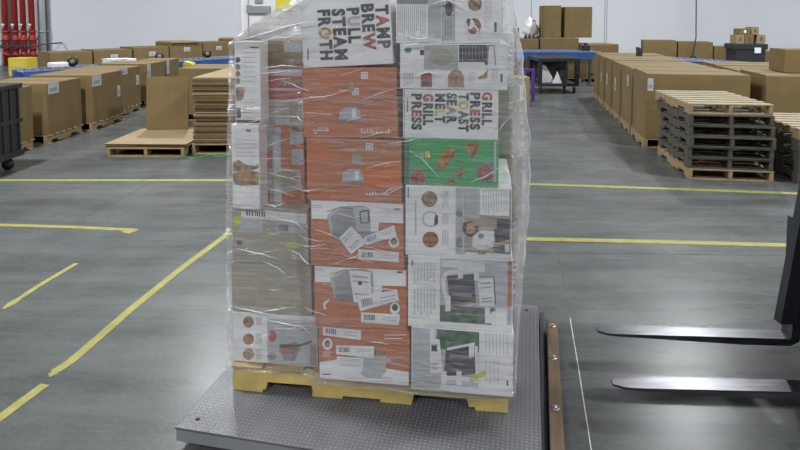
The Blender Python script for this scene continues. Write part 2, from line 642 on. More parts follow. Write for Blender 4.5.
# black angle and timber kerb on the right
ang0, ang1 = at(549, 450, 0.04), at(546, 322, 0.04)
def bar_between(name, pa, pb, w, z0, z1, mt, parent=None, ext=0.0):
    d = pb - pa
    L = math.hypot(d.x, d.y)
    b = MB()
    b.box((-w / 2, -ext, z0), (w / 2, L, z1), mt, bev=0.004)
    return b.build(name, parent, loc=(pa.x, pa.y, 0), rotz=math.atan2(d.y, d.x) - math.pi / 2)


o = bar_between('steel_angle', at(544.5, 450, 0.03), at(542, 312, 0.03), 0.028, 0.0005, 0.03, BLACK, ext=0.25)
tag(o, 'black steel strip lying between floor scale and timber kerb', 'steel strip')
tp = 0.075
kerb0, kerb1 = at(557.5, 450, tp), at(552, 320, tp)
d = kerb1 - kerb0
KL = math.hypot(d.x, d.y)
kerb = empty('timber_kerb', (kerb0.x, kerb0.y, 0), math.atan2(d.y, d.x) - math.pi / 2, 'bolted brown timber kerb along the right side of the floor scale', 'timber kerb')
b = MB()
b.box((-0.026, -0.3, 0.0005), (0.026, KL, tp), BUMPW, bev=0.006)
b.build('beam', kerb)
for px, py in ((553.5, 408), (553.5, 358), (552.5, 326)):
    p = at(px, py, tp) - kerb0
    yy = p.dot(d.normalized())
    b = MB()
    b.tube([(0, yy, tp), (0, yy, tp + 0.003)], 0.018, BOLT, 14)
    b.tube([(0, yy, tp + 0.003), (0, yy, tp + 0.011)], 0.010, BOLT, 6)
    b.build('bolt', kerb)

# ------------------------------------------------------------------ yellow pallet
PA, PB = at(233, 390, PZ), at(508, 413.5, PZ)
UL = (PB - PA).length
UX = (PB - PA).normalized()
NY = Vector((-UX.y, UX.x, 0))
YAW = math.atan2(UX.y, UX.x)
PAL_T = 0.20     # top of pallet
pal = empty('loaded_pallet', (PA.x, PA.y, PZ), YAW, 'yellow painted wooden pallet under the wrapped load on the floor scale', 'pallet')
PDEP = 1.0
hz = PAL_T - PZ


def nst(x0, x1, z0, z1):
    # notched stringer outline in (x, z)
    def n(a, c):
        return [(a, z0), (a + 0.008, z0 + 0.034), (c - 0.008, z0 + 0.034), (c, z0)]
    W = x1 - x0
    return [(x0, z0)] + n(x0 + W * 0.125, x0 + W * 0.305) + n(x0 + W * 0.665, x0 + W * 0.865) + [(x1, z0), (x1, z1), (x0, z1)]


for k, y in enumerate((0.0, PDEP / 2 - 0.02, PDEP - 0.04)):
    b = MB()
    b.prism(nst(0, UL, 0.014, hz - 0.016)[::-1], y, y + 0.04, YELW)
    b.build('stringer', pal)
xs = [0.0, 0.175, 0.345, 0.52, 0.69, 0.86, UL - 0.13]
for x in xs:
    b = MB()
    b.box((x, -0.004, hz - 0.0155), (x + 0.13, PDEP + 0.004, hz), YELT, bev=0.003)
    b.build('deck_board', pal)
for x in (0.0, UL * 0.30, UL * 0.55, UL - 0.13):
    b = MB()
    b.box((x, 0.0, 0.0008), (x + 0.13, PDEP, 0.0135), YELW, bev=0.002)
    b.build('bottom_board', pal)

# ------------------------------------------------------------------ cartons of the load
LOADM = Matrix.Translation((PA.x, PA.y, 0)) @ Matrix.Rotation(YAW, 4, 'Z')    # local: x along front, y back, z up


def pl(px, py, off):
    r = ray(px, py)
    c = (PA + NY * off).dot(NY)
    t = c / r.dot(NY)
    P = r * t + Vector((0, 0, CAMZ))
    return (P - PA).dot(UX), P.z


def text_mesh(s, size, bold=0.0, extr=0.0):
    cu = bpy.data.curves.new('t', 'FONT')
    cu.body = s
    cu.size = size
    cu.offset = bold
    cu.resolution_u = 3
    ob = bpy.data.objects.new('t', cu)
    COL.objects.link(ob)
    dg = bpy.context.evaluated_depsgraph_get()
    dg.update()
    me = bpy.data.meshes.new_from_object(ob.evaluated_get(dg))
    vs = [v.co.copy() for v in me.vertices]
    fs = [list(p.vertices) for p in me.polygons]
    bpy.data.objects.remove(ob)
    bpy.data.curves.remove(cu)
    bpy.data.meshes.remove(me)
    return vs, fs


class Carton:
    """One carton of the load. Face art is given in photograph pixels and laid on the real front face."""

    def __init__(self, name, label, x0, x1, yb, yt, off, depth, face, side=None, roll=0.0, below=(), bottom=None, group='cartons of the wrapped load'):
        side = side or face
        self.off, self.lay = off, 0
        u0, wb = pl(x0, yb, off)
        _, wt = pl(x0, yt, off)
        u1, _ = pl(x1, yb, off)
        ym = (yb + yt) / 2
        u0, u1 = (u0 + pl(x0, ym, off)[0]) / 2, (u1 + pl(x1, ym, off)[0]) / 2
        self.W, self.H, self.D = u1 - u0 - 0.003, wt - wb, depth
        cr, sr = math.cos(R(roll)), math.sin(R(roll))
        self.eu, self.ew = Vector((cr, sr)), Vector((-sr, cr))
        # rest on what is below
        w0 = bottom if bottom is not None else wb
        if below:
            w0 = -9
            for c in below:
                for s in (0.0, 1.0):
                    # own bottom corner against their top edge, and their top corner against own bottom edge
                    uu = u0 + self.W * cr * s
                    t = c.top_at(uu)
                    if t is not None:
                        w0 = max(w0, t - self.W * sr * s)
                    cu = c.o2 + c.ew * c.H + c.eu * c.W * s
                    if u0 <= cu.x <= u0 + self.W * cr:
                        w0 = max(w0, cu.y - (cu.x - u0) / cr * sr)
            w0 += 0.0006
        self.wb = wb
        if below or bottom is not None:      # keep the top where the photo shows it
            self.H = max(0.05, wt - w0 - 0.0015)
        self.o2 = Vector((u0 + 0.0015, w0))
        self.name, self.label, self.group = name, label, group
        self.mb = MB()
        self.mb.box((0, 0, 0), (self.W, depth, self.H), side, bev=0.003)
        if face is not side:
            self.quad(0.003, 0.003, self.W - 0.003, self.H - 0.003, face)
        self.kids = []

    def top_at(self, u):
        a = self.o2 + self.ew * self.H
        b2 = a + self.eu * self.W
        if u < a.x - 1e-6 or u > b2.x + 1e-6:
            return None
        return a.y + (u - a.x) / (b2.x - a.x) * (b2.y - a.y)

    def F(self, px, py, clip=True):
        u, w = pl(px, py, self.off)
        v = Vector((u, w)) - self.o2
        a, c = v.dot(self.eu), v.dot(self.ew)
        if clip:
            a, c = min(max(a, 0.004), self.W - 0.004), min(max(c, 0.004), self.H - 0.004)
        return a, c

    def eps(self):
        self.lay += 1
        return -0.0003 - 0.00012 * self.lay

    def quad(self, a0, c0, a1, c1, mt, mb=None):
        y = self.eps()
        (mb or self.mb).add([(a0, y, c0), (a1, y, c0), (a1, y, c1), (a0, y, c1)], [(0, 1, 2, 3)], mt)

    def rect(self, x0, y0, x1, y1, mt, mb=None):
        a0, c1 = self.F(x0, y0)
        a1, c0 = self.F(x1, y1)
        self.quad(a0, c0, a1, c1, mt, mb)

    def poly(self, pts, mt, mb=None, clip=True):
        y = self.eps()
        q = [self.F(*p, clip) for p in pts]
        ar = sum(q[i - 1][0] * q[i][1] - q[i][0] * q[i - 1][1] for i in range(len(q)))
        if ar < 0:
            q = q[::-1]
        (mb or self.mb).add([(a, y, c) for a, c in q], [list(range(len(q)))], mt)

    def oval(self, cx, cy, rx, ry, mt, n=20, mb=None, a0=0, a1=360):
        self.poly([(cx + rx * math.cos(R(a0 + (a1 - a0) * k / n)), cy + ry * math.sin(R(a0 + (a1 - a0) * k / n))) for k in range(n + (0 if a1 - a0 == 360 else 1))], mt, mb)

    def stroke(self, pts, w, mt):
        """thin line in pixels"""
        for i in range(len(pts) - 1):
            (x0, y0), (x1, y1) = pts[i], pts[i + 1]
            L = math.hypot(x1 - x0, y1 - y0) or 1
            nx, nyy = -(y1 - y0) / L * w / 2, (x1 - x0) / L * w / 2
            self.poly([(x0 + nx, y0 + nyy), (x1 + nx, y1 + nyy), (x1 - nx, y1 - nyy), (x0 - nx, y0 - nyy)], mt)

    def lines(self, x0, y0, x1, y1, n, mt=None, w=0.6, vert=False, mb=None):
        mt = mt or LINEK
        rnd = random.Random(int(x0 * 7 + y0 * 13))
        y = self.eps()
        for k in range(n):
            e = rnd.uniform(0.72, 1.0)
            if vert:
                xx = x0 + (x1 - x0) * (k + 0.5) / n
                c = [(xx - w / 2, y0), (xx + w / 2, y0), (xx + w / 2, y0 + (y1 - y0) * e), (xx - w / 2, y0 + (y1 - y0) * e)]
            else:
                yy = y0 + (y1 - y0) * (k + 0.5) / n
                c = [(x0, yy - w / 2), (x0 + (x1 - x0) * e, yy - w / 2), (x0 + (x1 - x0) * e, yy + w / 2), (x0, yy + w / 2)]
            q = [self.F(*p) for p in c]
            (mb or self.mb).add([(a, y, cc) for a, cc in q], [(3, 2, 1, 0)], mt)

    def word(self, s, cx, y0, y1, h, mt=None, colors=None, bold=0.055):
        """word read downwards: its column centred on cx, from y0 to y1 pixels, letter height h pixels"""
        vs, fs = [], []
        y = self.eps()
        a0, c0 = self.F(cx, y0)
        a1, c1 = self.F(cx, y1)
        hh = abs(self.F(cx + h / 2, y0)[0] - self.F(cx - h / 2, y0)[0])
        Lw = c0 - c1
        n = len(s)
        # per letter cells so single letters can be coloured
        full, _ = text_mesh(s, 1.0, bold)
        X0, X1 = min(v.x for v in full), max(v.x for v in full)
        sx = Lw / (X1 - X0)
        pos = 0.0
        for i, ch in enumerate(s):
            pre, _ = text_mesh(s[:i + 1], 1.0, bold)
            xr = max(v.x for v in pre)
            lv, lf = text_mesh(ch, 1.0, bold)
            lx1 = max(v.x for v in lv)
            dx = xr - lx1
            mt_ = (colors or {}).get(i, mt or INK)
            pts = []
            xm = (min(v.x for v in lv) + lx1) / 2
            for v in lv:
                t = (xm + (v.x - xm) * 0.84 + dx - X0) * sx
                up = v.y / 0.73 * hh
                pts.append((a0 - hh / 2 + up, y, c0 - t))
            self.mb.add(pts, lf, mt_)

    def stick(self, pts, name='shipping_label', mt=None, bars=0, label=None):
        """a stuck-on label: own part"""
        mb = MB()
        mt = mt or LABEL
        self.poly(pts, mt, mb)
        if bars:
            (xa, ya), (xb, yb), (xc, yc), (xd, yd) = pts

            def q(s, t):
                return (xa + (xb - xa) * s + (xd - xa) * t, ya + (yb - ya) * s + (yd - ya) * t)
            y = self.eps()
            rnd = random.Random(int(xa * 3 + ya))
            if bars == 1:
                s = 0.08
                while s < 0.36:
                    w = rnd.uniform(0.012, 0.03)
                    g = [self.F(*q(s, 0.2)), self.F(*q(s, 0.75)), self.F(*q(s + w, 0.75)), self.F(*q(s + w, 0.2))]
                    mb.add([(a, y, c) for a, c in g], [(0, 1, 2, 3)], INK)
                    s += w + rnd.uniform(0.01, 0.025)
                for t0 in (0.35, 0.6):
                    g = [self.F(*q(0.55, t0)), self.F(*q(0.55, t0 + 0.07)), self.F(*q(0.92, t0 + 0.07)), self.F(*q(0.92, t0))]
                    mb.add([(a, y, c) for a, c in g], [(0, 1, 2, 3)], LINEK)
            else:
                for t0 in (0.15, 0.3, 0.7, 0.82):
                    g = [self.F(*q(0.12, t0)), self.F(*q(0.12, t0 + 0.06)), self.F(*q(0.85, t0 + 0.06)), self.F(*q(0.85, t0))]
                    mb.add([(a, y, c) for a, c in g], [(0, 1, 2, 3)], LINEK)
        self.kids.append((name, mb, label))

    def done(self):
        # local frame: x = eu, z = ew
        M = LOADM @ Matrix.Translation((self.o2.x, self.off, self.o2.y)) @ Matrix.Rotation(-math.atan2(self.eu.y, self.eu.x), 4, 'Y')
        o = self.mb.build(self.name, M=M)
        tag(o, self.label, 'box', self.group)
        for n, mb, lab in self.kids:
            k = mb.build(n, o)
            if lab:
                k['label'] = lab
        return o


OL, OM, OR = 0.03, -0.05, -0.065
BOT = PAL_T + 0.0006
LD = 0.86

# ---- left column
c = L5 = Carton('carton', 'white carton with three round food pictures, bottom left on the yellow pallet', 232.5, 318, 367, 311, OL, LD, WHITE, bottom=BOT)
for cy, mt in ((322, FOOD), (339, FOOD2), (354, FOOD)):
    c.oval(248.5, cy, 5.5, 5.8, mt)
c.rect(237.5, 318, 238.3, 360, LINEK)
c.lines(256, 317, 262, 327, 4, vert=True)
c.lines(256, 333, 262, 345, 4, vert=True)
c.lines(256, 349, 262, 360, 4, vert=True)
c.rect(267, 318, 317.5, 374, PGREY)
c.oval(272.5, 336, 4, 6, REDP)
c.oval(272, 356, 4.5, 4, MGREY)
c.poly([(279, 346), (296, 341), (301, 349), (294, 361), (284, 360)], MGREY)
c.oval(288, 350, 9, 4.5, FOODR)
c.poly([(280, 344), (300, 344), (312, 340), (312, 342.5), (300, 346.5), (280, 347)], DGREY)
c.rect(310, 343, 318, 366, MGREY)
c.lines(276, 317, 315, 330, 4, WHITE, 1.0)
L4 = Carton('carton', 'plain greyish kraft carton, second from the bottom at left', 231.5, 312, 311, 262, OL, LD, KRAFT3, below=(L5,))
L4.lines(236, 296, 300, 308, 2, MGREY, 0.7)
c = L3 = Carton('carton', 'plain greyish kraft carton with white paper strips and lime sticker', 232, 309, 262, 206, OL, LD, KRAFT3, below=(L4,))
c.stick([(241, 208), (306, 214), (306, 224), (241, 217)], 'paper_strip', bars=1)
c.stick([(240, 217), (263, 219), (262, 233), (240, 232)], 'paper_strip', PGREY, bars=2)
c.stick([(276, 222), (308, 224), (308, 233), (276, 233)], 'paper_strip', PGREY, bars=1)
c.stick([(233.5, 217), (240, 216), (240.5, 224), (234, 225)], 'lime_sticker', LIME)
c.stick([(287, 242), (300, 243), (300, 248), (287, 247)], 'lime_sticker', LIME)
c.oval(239.5, 243, 2.8, 2.8, INK)
OLR = 0.10
c = R4 = Carton('carton', 'orange carton with grey patches, behind the lower tall white carton at left', 264, 305, 206, 125, OLR, LD - 0.08, ORNG, below=(L3,))
c.rect(264, 127, 281, 150, PGREY)
c.rect(272, 150, 281, 170, PGREY)
c.stick([(290, 124.5), (303, 124.5), (303, 144), (290, 144)], 'paper_label', PGREY, bars=2)
c.rect(291, 124.5, 303, 132, FOOD)
c.stick([(292, 149), (304, 149), (304, 165), (292, 165)], 'paper_label', PGREY, bars=2)
c.poly([(269, 169), (300, 169), (302.5, 189), (289, 192), (268, 190)], PGREY)
c.oval(285, 179, 14, 8, KRAFT3)
c.rect(270, 190, 282, 203, PGREY)
c = L2 = Carton('carton', 'tall narrow white carton with bread picture, below another tall white carton', 232, 260, 204.5, 124, OL - 0.03, 0.096, WHITE, below=(L3,))
c.poly([(233, 162), (239, 160), (247, 165), (256, 166), (260, 164), (259, 168), (254, 170), (233, 172)], FOOD)
c.poly([(233, 173), (248, 170), (259, 172), (259.5, 185), (240, 186), (233, 181)], FOOD2)
c.oval(238, 182, 4, 3, MGREY)
c.lines(235, 138, 257, 158, 5, PGREY, 0.8)
c.rect(246, 129, 251, 132, MGREY)
R3 = Carton('carton', 'greyish white carton behind the tall white cartons, above the orange one', 264.5, 304, 124.5, 99, OLR, LD - 0.08, PGREY, below=(R4,))
R3.lines(266, 101, 300, 120, 5, KRAFT3, 1.2)
R3.rect(289, 104, 302, 122, KRAFT3)
R2 = Carton('carton', 'red and white carton behind the topmost tall white carton', 264.5, 303.5, 98.5, 68, OLR, LD - 0.08, REDP, below=(R3,))
R2.rect(264, 69, 303, 76, PGREY)
R2.rect(279, 77, 303, 85, KRAFT2)
R2.rect(264, 88, 303, 91, PGREY)
R1 = Carton('carton', 'brown kraft carton highest in the recessed left stack', 264.5, 303, 67.5, 40, OLR, LD - 0.08, KRAFT2, below=(R2,))
R1.rect(264, 58, 303, 66, KRAFT)
R1.rect(284, 41, 303, 52, PGREY)
c = L1 = Carton('carton', 'tall narrow white carton with column of small circles, topmost at far left', 235, 261, 123.5, 41, OL - 0.03, 0.096, WHITE, below=(L2,))
for cy, mt in ((60, DGREY), (67, MGREY), (74, FOOD), (81, MGREY)):
    c.oval(237.8, cy, 2.6, 3.0, mt)
c.oval(239, 94, 5.0, 7, FOOD)
c.oval(242, 90, 3, 3, SKIN)
c.rect(236, 108, 241, 118, NAVY)
c.lines(243, 50, 258, 84, 7, PGREY, 0.6)
c.lines(250, 46, 259, 49, 1, INK, 1.0)
c.lines(244, 100, 258, 120, 4, PGREY, 0.6)
c.rect(236, 119.5, 261, 123, KRAFT)


# ---- middle column
def orange_small(c, kx, ky):
    """small square mark, appliance picture and pale lettering of an orange carton"""
    c.rect(kx, ky, kx + 7, ky + 7, LABEL)
    c.rect(kx + 1, ky + 1, kx + 6, ky + 6, LINEK)
    c.rect(kx + 2.2, ky + 2.2, kx + 4.8, ky + 4.8, LABEL)


def pot(c, x, y, s=1.0):
    c.poly([(x - 11 * s, y + 7 * s), (x - 10 * s, y - 3 * s), (x - 5 * s, y - 7 * s), (x + 6 * s, y - 7 * s), (x + 10 * s, y - 3 * s), (x + 11 * s, y + 7 * s)], PGREY)
    c.rect(x + 2 * s, y - 5 * s, x + 6 * s, y + 4 * s, LABEL)
    c.poly([(x - 11 * s, y + 5 * s), (x + 11 * s, y + 5 * s), (x + 10 * s, y + 8 * s), (x - 9 * s, y + 8 * s)], MGREY)


def script(c, x, y, w, seed):
    """illegible pale script line"""
    rnd = random.Random(seed)
    p = x
    while p < x + w:
        hh = rnd.choice((2.4, 2.4, 4.2))
        c.rect(p, y - hh, p + 1.0, y, WHITE)
        c.rect(p, y - 1.0, p + 2.4, y, WHITE)
        p += rnd.uniform(2.4, 3.6)


c = M6 = Carton('carton', 'orange carton with grey pot picture, bottom of the middle column', 318.5, 410, 381, 325, OM, 0.48, ORNG, bottom=BOT)
c.poly([(319.5, 362), (345, 358), (370, 366), (411, 372), (411, 390), (319, 380)], WHITE)
c.oval(372, 358, 14, 9, MGREY)
c.oval(372, 354, 13, 4.5, FOOD)
c.poly([(358, 356), (386, 356), (386, 372), (380, 378), (366, 378), (359, 372)], PGREY)
c.rect(386, 358, 391, 362, PGREY)
c.oval(327.5, 344, 5, 6, LABEL)
c.oval(327.5, 343.5, 2.6, 3.6, HAIRP)
c.oval(327.8, 344, 1.5, 2.0, SKIN)
c.lines(323, 351, 332, 357, 3, WHITE, 0.6)
c.lines(384, 333, 406, 340, 2, WHITE, 0.7)
c.stick([(323, 325), (361, 330), (361, 340), (323, 335)], bars=1)
c.stick([(336, 345), (374, 346), (374, 358), (336, 354)], bars=1)
c.stick([(337, 356), (364, 358), (362, 372), (337, 366)], 'paper_label', bars=2)
c.lines(322, 372, 331, 376, 1, INK, 1.2)
c.lines(345, 376, 405, 383, 2, LINEK, 0.5)


def kettle_box(c, dy, dx):
    c.poly([(306 + dx, 196 + dy), (406 + dx, 199 + dy), (406 + dx, 221 + dy), (378 + dx, 220 + dy), (377 + dx, 232 + dy), (332 + dx, 232 + dy), (330 + dx, 217 + dy), (306 + dx, 216 + dy)], WHITE)
    c.poly([(326 + dx, 213 + dy), (332 + dx, 207 + dy), (342 + dx, 204 + dy), (362 + dx, 204 + dy), (369 + dx, 209 + dy), (370 + dx, 232 + dy), (330 + dx, 232 + dy)], PGREY)
    c.poly([(330 + dx, 213 + dy), (342 + dx, 205 + dy), (352 + dx, 205 + dy), (356 + dx, 228 + dy), (332 + dx, 232 + dy)], LGREY)
    c.stroke([(326 + dx, 209 + dy), (340 + dx, 204.5 + dy), (360 + dx, 203.7 + dy), (368 + dx, 206 + dy), (369 + dx, 222 + dy)], 0.8, MGREY)
    c.poly([(331 + dx, 229 + dy), (376 + dx, 229 + dy), (375 + dx, 234 + dy), (333 + dx, 236 + dy)], MGREY)
    c.lines(393 + dx, 205 + dy, 400 + dx, 208 + dy, 1, INK, 1.6)
    c.lines(310 + dx, 202 + dy, 322 + dx, 206 + dy, 2, LINEK, 0.5)


c = M5 = Carton('carton', 'orange and white appliance carton second from bottom of the middle column, with upright paper label', 314, 407.5, 325, 264.5, OM, 0.48, ORNG, below=(M6,))
kettle_box(c, 65.5, 4)
c.stick([(349, 270), (370, 272), (372, 303), (354, 302)], 'paper_label', bars=2)
c.rect(358, 281, 362, 285, INK)
c.stick([(357, 297), (397, 289), (399, 300), (360, 311)], bars=1)
c.oval(395, 308, 5, 6, LABEL)
c.oval(395, 307, 3, 3.6, HAIRP)
c.stick([(361, 312), (400, 314), (399, 325), (361, 322)], bars=1)
c.poly([(323, 303), (330, 298), (329, 301), (325, 305), (327, 309), (324, 309)], LABEL)
c = M4 = Carton('carton', 'orange and white appliance carton with tilted square paper label, third from bottom', 310.5, 404.5, 264, 199, OM, 0.48, ORNG, below=(M5,))
kettle_box(c, 2.5, 1)
c.stroke([(360, 212), (368, 210), (369, 222), (361, 223), (360, 212)], 1.0, INK)
c.stick([(364, 237), (394, 225), (397, 236), (366, 245)], bars=1)
c.stick([(339, 238), (351, 226), (367, 242), (351, 254)], 'paper_label', bars=2, label='tilted square white paper label')
c.oval(394, 242, 5.5, 5.5, LABEL)
c.oval(394, 241, 3, 3.6, HAIRP)
c.oval(394, 242, 1.6, 2.0, SKIN)
c.stick([(358.5, 249), (399, 252), (399, 262), (358, 259)], bars=1)
c = M3 = Carton('carton', 'orange carton with bright torn-film patch, fourth from bottom of middle column', 306.5, 402, 198.5, 137.5, OM, 0.48, ORNG, below=(M4,))
orange_small(c, 366, 143)
pot(c, 353, 176)
c.poly([(362, 168), (402, 161), (402, 178), (385, 184), (366, 185)], ORNB)
c.rect(352, 153, 361, 165, KRAFT3)
script(c, 366, 195, 22, 3)
c.lines(332, 141, 350, 148, 2, KRAFT3, 1.0)
c = M2 = Carton('carton', 'orange carton directly under the white lettered coffee carton', 303.5, 398.5, 137, 68, OM, 0.48, ORNG, below=(M3,), roll=1.3)
orange_small(c, 361, 72)
orange_small(c, 352, 88)
c.rect(349, 82, 354, 92, KRAFT3)
pot(c, 350, 114, 1.0)
script(c, 361, 133, 28, 5)
script(c, 314, 131, 17, 9)
c = M1 = Carton('carton', 'white carton with coloured words about brewing, top of the middle column', 303, 394, 67, -3, OM, 0.48, WHITE, below=(M2,), roll=3.4)
DB = {0: DGREY}
c.word('TAMP', 382, 4, 49, 12.5, colors={1: REDP})
c.word('BREW', 367.5, 3, 52, 12, colors={3: REDP})
c.word('PULL', 353, 7, 44, 12, colors={1: PGREY})
c.word('STEAM', 338.5, 8, 61, 12.5)
c.word('FROTH', 324, 9, 61, 12, colors={2: OCHRE})
c.lines(306.5, 48, 309.5, 64, 1, INK, 1.0, vert=True)
c.oval(327, 36, 3.4, 3.4, SKIN)
c.rect(393, 0, 396, 52, MGREY)

# ---- right column
c = R5 = Carton('carton', 'carton with dark oven picture and lime sticker, bottom right on the pallet', 411, 513.5, 389, 326, OR, 0.5, WHITE, bottom=BOT)
c.rect(411.5, 324, 478, 388, LAVP)
c.poly([(412, 352), (420, 340), (434, 338), (440, 388), (412, 388)], PGREY)
c.rect(437, 326, 479, 352, DGRN)
c.poly([(412, 326), (437, 326), (437, 336), (412, 345)], LAVP)
c.poly([(446, 349), (474, 344), (476, 374), (444, 376)], DGREY)
c.rect(450, 354, 472, 359, MGREY)
c.stroke([(447, 349), (475, 343.5)], 2.6, LABEL)
c.stroke([(476, 346), (477, 374)], 3.0, LABEL)
c.stroke([(441, 377), (478, 380)], 4.0, LABEL)
c.lines(441, 384, 462, 389, 1, WHITE, 1.6)
c.stick([(430, 339), (439.5, 339), (443, 373), (430, 373)], 'paper_label', bars=2)
c.rect(431.5, 345, 437, 351, INK)
for px, py in ((432.5, 334), (444, 377), (459, 377), (471.5, 349)):
    c.stick([(px - 2.6, py - 6), (px + 2.6, py - 6), (px + 2.6, py + 8), (px - 2.6, py + 8)], 'tape_tab')
c.rect(479.5, 326, 513, 392, WHITE)
c.lines(484, 332, 509, 356, 7, PGREY, 0.7, vert=True)
c.lines(484, 360, 500, 384, 4, PGREY, 0.7, vert=True)
c.lines(506, 380, 508.5, 387, 1, INK, 1.6, vert=True)
c.stick([(469, 378), (484, 370), (487, 374), (472, 382)], 'lime_sticker', LIME)
c = RR4 = Carton('carton', 'white carton with dark oven picture and orange edge, second from bottom at right', 407.5, 513, 325.5, 254.5, OR, 0.5, WHITE, below=(R5,))
c.rect(440, 255, 512.5, 325, LAVP)
c.rect(508, 255, 512.5, 307, ORNG)
c.rect(440, 255, 512.5, 257.5, ORNG)
c.rect(440, 305, 494, 325, DGRN)
c.poly([(442, 262), (456, 260), (485, 264), (485, 270), (442, 266)], LABEL)
c.poly([(447, 276), (474, 274), (476, 303), (450, 305)], DGREY)
c.rect(452, 293, 472, 297, MGREY)
c.stroke([(485, 270), (447, 272), (443.5, 277), (443.5, 286), (448, 306)], 4.0, LABEL)
c.stroke([(448, 306.5), (476, 301)], 2.6, KRAFT2)
c.stroke([(478, 276.5), (494, 276.5), (495.5, 304)], 0.8, INK)
c.stick([(478, 279), (493, 277.5), (494.5, 306), (480, 306)], 'paper_label', bars=2)
c.oval(494, 318, 5, 7, LABEL)
c.rect(496, 308, 507, 325, WHITE)
for px, py in ((460.5, 269), (476.5, 271), (448, 302), (487.5, 314)):
    c.stick([(px - 2.6, py - 7), (px + 2.6, py - 7), (px + 2.6, py + 9), (px - 2.6, py + 9)], 'tape_tab')
c.lines(413, 262, 436, 284, 7, PGREY, 0.7, vert=True)
c.lines(413, 288, 436, 318, 7, PGREY, 0.7, vert=True)
c.lines(411, 260, 413.5, 267, 1, INK, 1.2, vert=True)
c = R3b = Carton('carton', 'white carton with printed woman and round dishes, third from bottom at right', 405, 512, 254, 184.5, OR, 0.5, WHITE, below=(RR4,))
for cx, cy, mt in ((429.5, 199, FOOD), (430, 219, PGREY), (430.5, 239.5, FOODR)):
    c.oval(cx, cy, 8, 8, mt)
c.oval(429.5, 198, 3.5, 4.5, KRAFT2)
c.oval(430, 219, 6.6, 6.6, WHITE)
c.poly([(436, 213), (438, 216), (438, 223), (435, 226), (434, 220)], INK)
c.lines(415, 200, 416.5, 240, 1, LINEK, 1.0, vert=True)
c.lines(407, 187, 409.5, 200, 1, INK, 1.0, vert=True)
c.lines(442, 190, 449, 210, 3, PGREY, 0.7, vert=True)
c.lines(442, 213, 449, 225, 3, PGREY, 0.7, vert=True)
c.lines(442, 230, 449, 248, 3, PGREY, 0.7, vert=True)
c.rect(456, 186, 463, 254, PGREY)
c.oval(459, 213, 3.2, 4, MGREY)
c.oval(459, 243, 3, 6, MGREY)
c.rect(464.5, 185, 465.4, 254, LINEK)
c.rect(466, 185, 511.5, 254, KRAFT3)
c.rect(466, 185, 480, 218, PGREY)
c.rect(480, 187, 509, 216, WHITE)
c.lines(482, 189, 508, 214, 10, PGREY, 0.8, vert=True)
# printed woman, lying across the face (turned a quarter): hair, face, arms, top, jeans
c.rect(497, 218, 510, 228, NAVY)
c.poly([(494, 229), (509.5, 224), (509.5, 254), (494, 252), (490, 240)], NAVY)
c.poly([(462, 226), (464, 222), (472, 221), (479, 224), (478, 234), (470, 237), (464, 233)], HAIRP)
c.oval(470.5, 229, 4.6, 4.4, SKIN, n=14)
c.poly([(466, 224), (486, 218), (488, 222), (484, 225), (468, 226)], SKIN)
c.poly([(473, 236), (480, 230), (494, 231), (495, 246), (481, 250), (472, 246)], LABEL)
c.oval(481, 236, 3, 2.6, MGREY)
c.poly([(493, 243), (511, 239), (511, 243.5), (494, 247)], SKIN)
c.rect(505, 244, 509, 252, LABEL)
c.rect(478, 249, 486, 254, KRAFT2)
c = R2b = Carton('carton', 'bright green carton with sandwich pictures, in the middle of the right column', 404, 499, 184, 137.5, OR + 0.004, 0.5, GRNP, below=(R3b,))
c.rect(404, 138, 409, 184, DGRN)
c.poly([(436, 164), (443, 152), (452, 147), (456, 150), (452, 160), (441, 171)], FOOD2)
c.stroke([(443, 168), (452, 158), (455, 150)], 2.0, FOODR)
c.poly([(464, 145), (477, 141), (479, 147), (472, 157), (470, 156)], FOOD2)
c.poly([(471, 158), (477, 142), (479, 146), (473, 158)], REDP)
c.oval(418, 177, 9, 10, MGREY, n=18)
c.oval(418, 178, 7, 8, FOODR, n=18)
c.oval(485, 172, 9, 10, MGREY, n=18)
c.oval(485, 173, 7, 8, FOODR, n=18)
c.poly([(455, 173), (459, 166), (464, 173), (460, 179)], FOOD)
c.oval(461, 169, 2, 2, KRAFT2)
c.rect(420, 152, 424, 158, LAV)
c.rect(425, 151, 430, 158, YPRT)
c.poly([(445, 182), (452, 177), (456, 184), (445, 184)], FOOD2)
c.rect(494, 140, 496, 182, PGREY)
c = R1b = Carton('carton', 'white carton with six coloured cooking words, above the green carton', 402.5, 498.5, 137, 88.5, OR + 0.004, 0.5, WHITE, below=(R2b,))
c.rect(403, 88, 404.5, 137, MGREY)
c.word('GRILL', 487.5, 91.5, 126, 9.6, colors={0: REDP})
c.word('PRESS', 475.5, 92, 130.5, 9.6, colors={2: REDP})
c.word('TOAST', 464, 92.5, 132.5, 9.6, colors={1: YPRT})
c.word('SEAR', 452, 92.5, 124.5, 9.6, colors={2: OCHRE})
c.word('MELT', 440.5, 93, 123.5, 9.6, colors={2: YPRT})
c.word('GRILL', 428.5, 93, 126, 9.6, colors={0: REDP})
c.word('PRESS', 417, 93, 130.5, 9.6, colors={2: REDP})
c.lines(406, 98, 409, 116, 1, INK, 0.8, vert=True)
c = R0b = Carton('carton', 'white carton with dark grill picture, second from the top at right', 399.5, 508, 88, 43, OR, 0.5, WHITE, below=(R1b,))
c.rect(424, 45, 458, 70, PGREY)
c.oval(441, 57, 13, 8, KRAFT3)
c.poly([(459, 45), (487, 44), (488, 64), (486, 66), (484, 62), (459, 62)], DGREY)
c.lines(461, 46, 484, 62, 7, MGREY, 0.7, vert=True)
c.stroke([(487, 63), (488.5, 45.5), (494, 45)], 1.6, MGREY)
c.stroke([(494, 45), (495.5, 65)], 1.0, MGREY)
c.oval(408, 50, 3.6, 2.6, TEAL)
c.rect(420, 50, 424, 55, INK)
